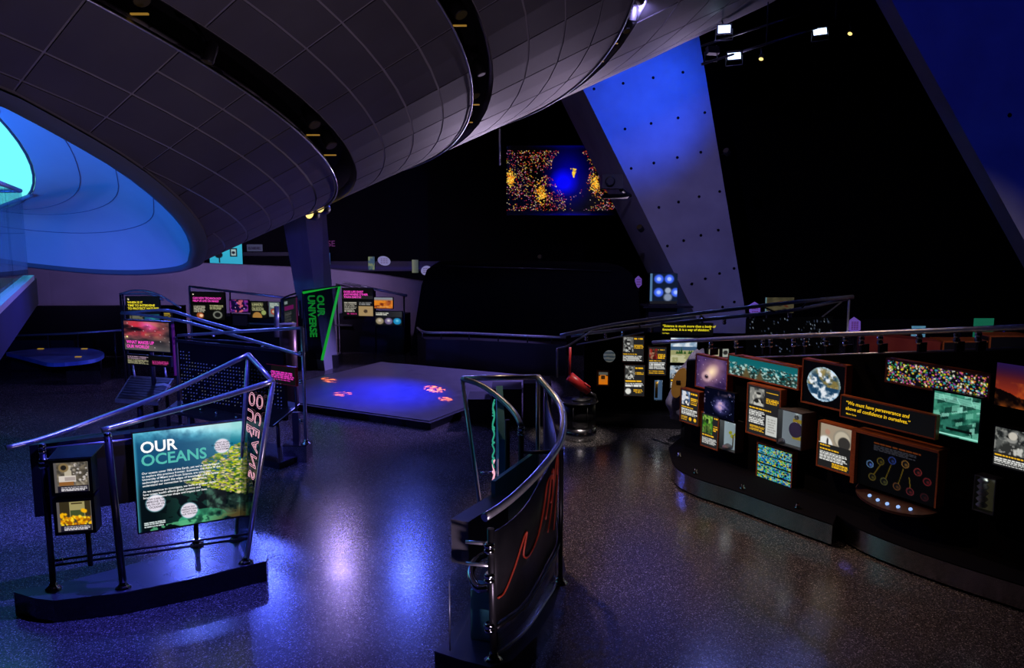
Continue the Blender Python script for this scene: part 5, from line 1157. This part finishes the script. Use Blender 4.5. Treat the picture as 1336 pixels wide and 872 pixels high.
# rail along the dark partition
pr_ = thing('handrail', 'slim steel handrail along the dark partition behind the round table', 'handrail', at(90, 470, 19.5)); pr_.location.z = 0
MB().tube([at(20, 438, 19.6), at(90, 435.5, 19.6), at(158, 431, 19.6)], .028, 8).build('rail', M['steel'], pr_)
for x, y in ((62, 436.5), (101, 435), (149, 431.6)): q = at(x, y, 19.6); MB().tube([q, (q.x, q.y, 0)], .022, 6).build('post', M['darksteel'], pr_)

# ---------------- far stands
fs = thing('exhibit_stand', 'far black exhibit stand with magenta technology question and a row of small screens', 'exhibit stand', at(315, 470, 21), 'far exhibit stands'); fs.location.z = 0
plF = Plane((at(247, 400, 21.6).x, 21.6), (at(393, 400, 20.8).x, 20.8))
MB().box(plF.P(plF.len / 2, .62, -.3), (plF.len, .6, 1.24), (plF.r, plF.n, UP)).build('counter_body', M['black'], fs)
u0, z0 = plF.hit(325, 426); MB().box(plF.P(u0 + .45, z0 + .08, .02), (.9, .1, .03), (plF.r, plF.n, UP)).build('counter_edge', M['steel'], fs)
a, b = plF.hit(247, 374), plF.hit(392, 391); MB().tube([plF.P(*a), plF.P(*b)], .03, 8).build('rail', M['steel'], fs)
MB().tube([plF.P(a[0], a[1]), plF.P(a[0], .0)], .03, 8).build('post', M['steel'], fs)
for x, y in ((300, 381), (391, 391)): q = plF.hit(x, y); MB().tube([plF.P(*q), plF.P(q[0], 1.0)], .02, 8).build('post', M['darksteel'], fs)
im = Img(56, 56, (.04, .04, .04), 101); im.text(.06, .42, .48, .74, 5, (.66, .64, .55)); im.text(.56, .95, .46, .64, 4, (.62, .62, .45)); im.disc(.25, .86, .12, (.6, .3, .15), 1); im.disc(.28, .86, .06, (.9, .75, .6)); im.disc(.78, .82, .15, (.45, .46, .42), 1); im.disc(.78, .82, .1, (.08, .08, .08)); im.disc(.06, .08, .025, (.95, .9, .8)); im.rect(0, 1, .39, .42, (.01, .01, .01))
iff = panel(fs, plF, 250, 381, 293, 416, im, .03, .06, .012, 'panelblack')
ptext(iff, plF, 'CAN NEW TECHNOLOGY\nHELP US LIVE ON MARS?', .05, .25, .10, 'e_pink', bold=.03)
im = Img(44, 26, (.05, .03, .18), 102); n = fbm(44, 26, 6, im.rng); im.mix((n - .45) * 6, (.45, .15, .5)); im.mix(((n > .5) & (im.u > .3) & (im.u < .7)) * .9, (.75, .35, .4)); im.blobs(14, (.05, .95), (.1, .9), (.03, .07), [(.6, .2, .7), (.15, .2, .6), (.9, .75, .85)], 1.6)
panel(fs, plF, 301, 391, 325, 407, im, .05, .06, .01, 'panelblack', label='small screen glowing violet and red')
im = Img(30, 30, (.05, .05, .045), 103); im.text(.08, .8, .05, .6, 6, (.62, .62, .45)); im.disc(.4, .95, .32, (.62, .45, .22), 1); im.disc(.8, .68, .16, (.55, .6, .35), 1)
panel(fs, plF, 328, 393, 349, 414, im, .05, .06, .008, 'panelblack')
im = Img(24, 30, (.35, .4, .42), 104); im.text(.1, .9, .05, .4, 3, (.7, .75, .7)); im.disc(.4, .65, .22, (.6, .25, .2), .8); im.disc(.4, .65, .1, (.7, .65, .55), .8)
panel(fs, plF, 352, 394, 366, 413, im, .05, .06, .008, 'panelblack')
panel(fs, plF, 305, 411, 324, 424, Img(4, 4, (.03, .03, .09)), .05, .06, .03, 'darksteel', label='dark monitor')
# tall dark side panel with white mushroom shapes, turned towards the right
plM = Plane((at(366, 400, 19.6).x, 19.6), (at(388, 400, 20.6).x, 20.6))
im = Img(24, 44, (.07, .09, .09), 105); im.rect(.05, .3, .05, .15, (.45, .5, .5)); im.rect(.05, .7, .22, .36, (.35, .06, .28)); im.text(.05, .55, .42, .75, 6, (.25, .25, .25)); im.disc(.22, .92, .1, (.7, .66, .62), .6); im.disc(.62, .9, .1, (.7, .66, .62), .6); im.mix((im.u - .85) * 8, (.3, .05, .22))
panel(fs, plM, 368, 392, 386, 432, im, .03, .06, .02, 'black')
MB().tube([at(361, 400, 19.6), at(361, 440, 19.6)], .06, 10).build('white_post', M['steel'], fs)
MB().tube(smooth([at(366, 392, 19.7), at(374, 387, 19.8), at(386, 383, 20)], 4), .02, 8).build('rail', M['darksteel'], fs)

f2 = thing('exhibit_stand', 'far black exhibit stand with magenta life question and orange desert image', 'exhibit stand', at(485, 455, 23), 'far exhibit stands'); f2.location.z = 0
plH = Plane((at(440, 400, 23.2).x, 23.2), (at(530, 400, 22.9).x, 22.9))
MB().box(plH.P(plH.len / 2, .55, -.3), (plH.len - .1, .6, 1.1), (plH.r, plH.n, UP)).build('counter_body', M['black'], f2)
u0, z0 = plH.hit(433, 424); MB().box(plH.P(u0 + .3, z0, .02), (.6, .1, .04), (plH.r, plH.n, UP)).build('counter_edge', M['steel'], f2)
a, b = plH.hit(448, 369), plH.hit(531, 386); MB().tube([plH.P(*a), plH.P(*b)], .035, 8).build('rail', M['steel'], f2)
MB().tube([plH.P(*plH.hit(438, 371)), plH.P(*plH.hit(487, 380))], .025, 8).build('rail', M['darksteel'], f2)
for x, y in ((439, 371), (527, 387), (489, 380)): q = plH.hit(x, y); MB().tube([plH.P(*q), plH.P(q[0], 0)], .025, 8).build('post', M['darksteel'], f2)
im = Img(46, 44, (.045, .045, .045), 111); im.rect(0, 1, .39, .43, (.01, .01, .01)); im.text(.05, .46, .5, .85, 7, (.62, .6, .55)); im.rect(.53, .98, .65, .98, (.62, .52, .36)); im.disc(.75, .82, .07, (.25, .2, .15)); im.text(.55, .95, .48, .6, 2, (.5, .5, .5)); im.text(.15, .48, .88, .95, 1, (.6, .15, .4)); im.rect(0, 1, .26, .39, (.13, .13, .13))
ih = panel(f2, plH, 447, 376, 487, 412, im, .04, .06, .012, 'panelblack')
ptext(ih, plH, 'DOES LIFE EXIST\nANYWHERE OTHER\nTHAN EARTH?', .05, .16, .10, 'e_pink', bold=.03, line=.95)
im = Img(38, 24, (.7, .36, .1), 112); n = fbm(38, 24, 4, im.rng); im.mix((.35 - im.v) * 5, (.5, .52, .55)); im.mix((n - .4) * 4 * (im.v > .3), (.85, .5, .12)); im.mix((im.v > .3) * (.45 - n) * 4, (.4, .14, .04)); im.text(.15, .8, .85, .93, 1, (.9, .7, .4))
panel(f2, plH, 489, 388, 513, 402, im, .05, .06, .012, 'panelblack', label='orange desert image')
im = Img(50, 28, (.06, .06, .06), 113); im.mix(im.u * .5 * (im.v < .4), (.3, .3, .28)); im.text(.03, .5, .08, .3, 2, (.75, .75, .7)); 
for cu, c1, c2 in ((.17, (.55, .5, .4), (.75, .7, .65)), (.5, (.4, .35, .5), (.8, .78, .8)), (.82, (.1, .5, .7), (.4, .75, .85))): im.disc(cu, .7, .26, c1, 1.6, .2); im.disc(cu, .66, .15, c2, 1.6, .8)
panel(f2, plH, 490, 406, 525, 424, im, .05, .06, .012, 'panelblack')

# ---------------- green neon fin sign
gf = thing('fin_sign', 'tapering glass fin sign with green neon edges and lettering in front of the slim column', 'sign', fl(428, 478)); Yf = 20.2
g = [at(395, 382, Yf), at(443, 374, Yf), at(420, 470, Yf), at(403, 467, Yf)]
gpl = MB().extrude(g, (0, .02, 0)).build('glass_plate', M['darkglass'], gf)
MB().tube([g[0], g[1], g[2]], .035, 8).build('neon_edge', M['e_green'], gf)
MB().tube([g[0], (g[0].x, g[0].y, 0)], .025, 8).build('post', M['darksteel'], gf)
MB().tube([at(395, 380, Yf), at(444, 373, Yf)], .02, 8).build('rail', M['darksteel'], gf)
letters('neon_lettering', 'OUR', (at(414, 385, Yf).x, Yf - .04, at(414, 385, Yf).z), (.02, 0, -1), (1, 0, 0), .24, M['e_green'], gf, outline=.005)
letters('neon_lettering', 'UNIVERSE', (at(402, 385, Yf).x, Yf - .04, at(402, 385, Yf).z), (.03, 0, -1), (1, 0, 0), .235, M['e_green'], gf, outline=.005)
q = fl(431, 481); MB().box((q.x, q.y + .25, .17), (.42, .5, .34)).build('base_block', M['kick'], gf)
MB().box((q.x - .42, q.y + .15, .2), (.4, .4, .4)).build('base_box', M['black'], gf)
MB().tube([(g[2].x, g[2].y, .34), (g[2].x, g[2].y, g[2].z)], .03, 8).build('stem', M['darksteel'], gf)

# ================================================================== LIGHT FITTINGS
def fitting(label, loc, aim, r=.09, length=.22, lens='e_warm', mount=None, group='track spotlights', name='spotlight'):
    loc = Vector(loc); d = (Vector(aim) - loc).normalized(); o = thing(name, label, 'spotlight', loc, group)
    MB().lathe(loc - d * length, [(r * .5, 0), (r * .9, length * .15), (r, length * .5), (r, length * .95), (r * .92, length)], 14, d).build('can', M['black'], o)
    MB().lathe(loc, [(r * .86, -.004), (r * .86, .004)], 14, d).build('lens', M[lens], o)
    if mount is not None:
        m_ = Vector(mount); MB().tube([loc - d * length * .6, m_], .016, 6).build('yoke', M['darksteel'], o)
    return o
def flood(label, loc, aim, w=.25, h=.12, lens='e_flood', mount=None):
    loc = Vector(loc); d = (Vector(aim) - loc).normalized(); r = d.cross(UP).normalized(); u = r.cross(d)
    o = thing('floodlight', label, 'floodlight', loc, 'blue floodlights')
    MB().box(loc - d * .06, (w + .05, h + .05, .12), (r, u, d)).build('housing', M['black'], o)
    MB().box(loc + d * .004, (w, h, .008), (r, u, d)).build('lens', M[lens], o)
    MB().tube([loc - r * (w / 2 + .04), loc - r * (w / 2 + .04) + Vector((0, 0, -.18)), loc + r * (w / 2 + .04) + Vector((0, 0, -.18)), loc + r * (w / 2 + .04)], .015, 6).build('yoke', M['darksteel'], o)
    if mount is not None: MB().tube([loc - d * .1, mount], .016, 6).build('hanger', M['darksteel'], o)
    return o
# groove spotlights
gl = [(.545, 147, 'in the broad slot nearest the blue opening'), (.545, 171.5, 'in the bend of the first slot'), (.545, 178, 'low in the first slot'), (.677, 168, 'high in the second slot'), (.677, 184.5, 'low in the second slot'), (.677, 190, 'at the lower end of the second slot'), (.826, 186.5, 'high in the third slot'), (.826, 190.5, 'low in the third slot')]
for s, d, lb in gl:
    p = cone(s, d, -.12); q = cone(s, d, .4); fo_ = fitting('black spotlight tucked ' + lb, p, q + Vector((.3, -.3, -.6)), .08, .22, 'e_slot', cone(s, d, -.4)); MB().box(p + Vector((0, 0, -.02)) - (AX * .1), (.15, .03, .015)).build('barn_door', M['e_warmdim'], fo_)
for x, y, lb in ((404, 279, 'glowing spotlight under the cone rim left of the slim column'), (418, 271, 'glowing spotlight under the cone rim above the slim column')):
    p = at(x, y, 14.6); fitting(lb, p, p + Vector((-.6, -1.2, .25)), .10, .2, 'e_warm', at(x + 2, y - 18, 14.9))
# ceiling pipe with blue floods
Yp = 17.0
pipe = thing('lighting_pipe', 'black ceiling pipe carrying the two bright blue floodlights', 'pipe', at(1040, 45, Yp))
pa, pb = at(915, 84, Yp), at(1175, 2, Yp); MB().tube([pa, pb], .025, 8).build('pipe', M['darksteel'], pipe)
MB().tube([at(915, 60, Yp + .6), at(1040, 20, Yp + .6), at(1120, -10, Yp + .6)], .02, 8).build('cable_conduit', M['darksteel'], pipe)
for x, y in ((1000, 57), (1090, 29)): MB().tube([at(x, y, Yp), (at(x, y, Yp).x, Yp, ZC)], .012, 6).build('hanger', M['darksteel'], pipe)
f_a = flood('bright blue floodlight on the ceiling pipe beside the tall column', at(958, 73, Yp), at(700, 300, 9), mount=at(960, 68, Yp))
f_b = flood('bright blue floodlight further along the ceiling pipe', at(1070, 41, Yp), at(700, 500, 9), mount=at(1070, 34, Yp))
for x, y, lb in ((993, 77, 'small dim spotlight hanging below the pipe between the floods'), (1109, 44, 'small dim spotlight hanging below the pipe past the floods')):
    p = at(x, y, Yp); o = fitting(lb, p, at(895, 500, 13.4), .05, .12, 'e_warm', at(x, y - 14, Yp))

# fitting on the column sides
for x, y, Y, lb in ((834, 296, 21.0, 'small grey spotlight clamped to the dark side of the tall column'), (947, 196, 21.2, 'small grey spotlight clamped to the edge of the tall column')):
    p = at(x, y, Y); aim = p + Vector((-7, -8, 7.2)); o = fitting(lb, p, aim, .08, .18, 'e_slot', at(x + (4 if x < 900 else -6), y + 6, Y + .5)); shine(o, 'shell_a' if x < 900 else 'shell_b', aim)
# row of floods hidden behind the cone, washing the floor towards the front
wash = thing('lighting_pipe', 'ceiling pipe with four wash floodlights hidden behind the cone', 'pipe', (-4.3, 20.1, 5.22))
MB().tube([(-8.5, 20.1, 5.22), (-2.3, 20.1, 5.4)], .03, 8).build('pipe', M['darksteel'], wash)
for k, (x, z, lb, nm) in enumerate(((-4.3, 4.95, 'violet', 'wash_violet'), (-2.6, 5.12, 'right hand blue', 'wash_blue_a'), (-6.1, 4.95, 'left hand blue', 'wash_blue_b'), (-8.0, 4.95, 'outermost left blue', 'wash_blue_c'))):
    o = flood(lb + ' wash floodlight on the pipe behind the cone', (x, 19.95, z), (-2.5, 8.5, 0), mount=(x, 20.1, 5.22 + .18 * (x + 8.5) / 6.2)); shine(o, nm, (-2.5, 8.5, 0))
shine(f_a, 'flood_a', (1.5, 9, 0)); shine(f_b, 'flood_b', (6, 9, 0))
o = flood('blue floodlight close under the cone edge washing the tall column', at(928, 68, 17.6), at(830, 170, 21.4), .2, .1, 'e_flood', at(935, 60, 17.8)); shine(o, 'column_blue', at(835, 120, 21.4))
p = at(945, 38, 14.55); o = flood('small blue floodlight grazing the outer cone edge', p, p + Vector((-2, -8, -1.5)), .2, .12, 'e_flood', cone(1.035, 197.6, .02)); shine(o, 'edge_blue', cone(1.10, 200))
for nm, s_, d_, aim, lb in (('warm_a', .677, 177, (2.0, 9.8, 0), 'at the open floor'), ('warm_b', .826, 184, (3.2, 9.5, 0), 'at the long science stand'), ('blue_a', .545, 152, (-4.2, 6.5, 0), 'at the floor before the oceans stand as added fill'),  # the blue floor lamp is added, for more overhead blue
                        ('column_violet', .826, 179, at(900, 260, 21.5), 'at the tall column'), ('scope_spot', .826, 182, at(756, 500, 13.7), 'at the red telescope as added fill'), ('model_spot', .826, 172, at(893, 500, 13.4), 'at the padded model as added fill')):  # telescope and model lamps are added to brighten them
    p = cone(s_, d_, .25 if nm[:4] == 'blue' else .02); o = fitting('spotlight recessed in a cone slot, aimed ' + lb, p, aim, .06, .2, 'e_slot', cone(s_, d_, -.4)); shine(o, nm, aim)
o = fitting('added floor uplight out of view, filling the cone underside', (.6, 4.6, .32), (-2.2, 8.6, 5), .12, .2, 'e_warmdim', (.6, 4.6, .02)); MB().lathe((.6, 4.6, 0), [(.16, 0), (.16, .03), (.05, .06)], 16).build('foot', M['black'], o); shine(o, 'cone_fill', (-2.2, 8.8, 5.5))  # added lamp out of view, brightens the cone's near underside
o = fitting('added black downlight under the gallery slab edge', (-5.35, 8.7, 2.6), (-6.8, 12.8, 0), .08, .16, 'e_slot', (-5.35, 8.7, 2.8)); shine(o, 'blue_fill_b', (-6.8, 12.8, 0))  # added lamp, spreads blue over the left floor
p = at(704, 335, 22.9); o = fitting('small sensor on top of the theatre booth, given an added uplight', p, (-4, 9, 5), .06, .14, 'e_slot', p + Vector((0, .05, -.2))); shine(o, 'shell_fill', p + Vector((-6, -12, 8.5)))  # a sensor turned into an added lamp for the cone
for nm, loc, aim, lb in (('liner_fill_a', (-7.6, 9.6, 3.3), (-6.6, 12, 5), 'added blue uplight standing on the gallery slab by the glass'), ('liner_fill_b', (-9.5, 9.0, 3.3), (-9, 13.2, 4.6), 'added blue uplight standing deeper on the gallery slab')):
    loc = (loc[0], min(loc[1], 8.1), loc[2]); o = fitting(lb, loc, aim, .1, .18, 'e_flood', (loc[0], loc[1], 3.09)); shine(o, nm, aim)  # added lamps out of view that turn the liner blue
for nm, loc, aim, lb in (('wall_a', (-11, 21.2, 4.2), (-12, 26.8, 1.6), 'left'), ('wall_b', (-6.2, 21.5, 3.8), (-6.5, 26.2, 1.6), 'right')):
    o = fitting('violet wall washer hung behind the cone, the ' + lb + ' one', loc, aim, .09, .2, 'e_flood', (loc[0], loc[1], 6.5)); shine(o, nm, aim)
o = fitting('added blue spotlight out of view, aimed at the dark column', (6.5, 4.0, 8.), (9, 14, 6), .1, .22, 'e_flood', (6.5, 4.0, 8.6)); MB().tube([(6.5, 4, 8.6), (6.5, 4, ZC)], .02, 6).build('drop_rod', M['black'], o); shine(o, 'dark_column_fill', (8.6, 14, 6.5))  # unseen lamp added near the camera to tint the right column
o = fitting('added narrow spotlight out of view, aimed at the red slab counter', (5.6, 4.0, 8.), (8, 16, 1.6), .1, .22, 'e_slot', (5.6, 4.0, 8.6)); MB().tube([(5.6, 4, 8.6), (5.6, 4, ZC)], .02, 6).build('drop_rod', M['black'], o); shine(o, 'slab_fill', at(1180, 447, 16))  # unseen lamp added to bring out the red slab
# the projector paints the stage: blue centre and speckled orange patches (pattern in the lamp's own beam)
src = pp + Vector((-.12, -.45, .1)); tgt = Vector((cS.x, cS.y, .13))
pl_ = lamp('stage_projector', 'SPOT', src, tgt, LAMPS['stage'][0], (1, 1, 1), .01, 60, .3, pj)
bpy.context.view_layer.update()
inv = Matrix.LocRotScale(src, (tgt - src).to_track_quat('-Z', 'Y'), None).inverted()
def beam(px, py):
    q = inv @ fl(px, py, .135); return (q.x / q.z, q.y / q.z)
ld = pl_.data; ld.use_nodes = True; nt = ld.node_tree; L = nt.links.new; nn_ = nt.nodes
em = nn_['Emission']; tcn = nn_.new('ShaderNodeTexCoord'); sep = nn_.new('ShaderNodeSeparateXYZ'); L(tcn.outputs['Normal'], sep.inputs[0])
def mth(op, a, b=None, clamp_=False):
    n = nn_.new('ShaderNodeMath'); n.operation = op; n.use_clamp = clamp_
    for k, x in enumerate((a, b)):
        if x is None: continue
        if isinstance(x, (int, float)): n.inputs[k].default_value = x
        else: L(x, n.inputs[k])
    return n.outputs[0]
bx_u, bx_v = mth('DIVIDE', sep.outputs[0], sep.outputs[2]), mth('DIVIDE', sep.outputs[1], sep.outputs[2])
cb = nn_.new('ShaderNodeCombineXYZ'); L(bx_u, cb.inputs[0]); L(bx_v, cb.inputs[1])
def blob(px, py, rx, ry):
    c_ = beam(px, py); e_ = beam(px + rx, py); f_ = beam(px, py + ry)
    dx = max(abs(e_[0] - c_[0]), abs(f_[0] - c_[0])); dy = max(abs(e_[1] - c_[1]), abs(f_[1] - c_[1]))
    a_ = mth('POWER', mth('ABSOLUTE', mth('DIVIDE', mth('SUBTRACT', bx_u, c_[0]), dx)), 2); b_ = mth('POWER', mth('ABSOLUTE', mth('DIVIDE', mth('SUBTRACT', bx_v, c_[1]), dy)), 2)
    return mth('SUBTRACT', 1, mth('ADD', a_, b_), True)
no = nn_.new('ShaderNodeTexNoise'); no.inputs['Scale'].default_value = 90; no.inputs['Detail'].default_value = 4; L(cb.outputs[0], no.inputs['Vector'])
sp_ = mth('MULTIPLY', mth('SUBTRACT', no.outputs['Fac'], .5), 10, True)
orr = None
for b_ in ((567, 508, 14, 6), (581, 521, 10, 4), (430, 496, 11, 4), (447, 514, 14, 3.5)):
    q = blob(*b_); orr = q if orr is None else mth('ADD', orr, q)
orr = mth('MULTIPLY', mth('MULTIPLY', orr, 3, True), sp_)
blu = mth('POWER', blob(505, 513, 105, 42), 2.2)
def scale_col(col, f_):
    v_ = nn_.new('ShaderNodeVectorMath'); v_.operation = 'SCALE'; v_.inputs[0].default_value = col; L(f_, v_.inputs['Scale']); return v_.outputs[0]
ad = nn_.new('ShaderNodeVectorMath'); ad.operation = 'ADD'; L(scale_col((.002, .015, 1.), blu), ad.inputs[0]); L(scale_col((3.6, .6, .0), orr), ad.inputs[1])
ad2 = nn_.new('ShaderNodeVectorMath'); ad2.operation = 'ADD'; L(ad.outputs[0], ad2.inputs[0]); ad2.inputs[1].default_value = (.026, .019, .08)
L(ad2.outputs[0], em.inputs['Color'])
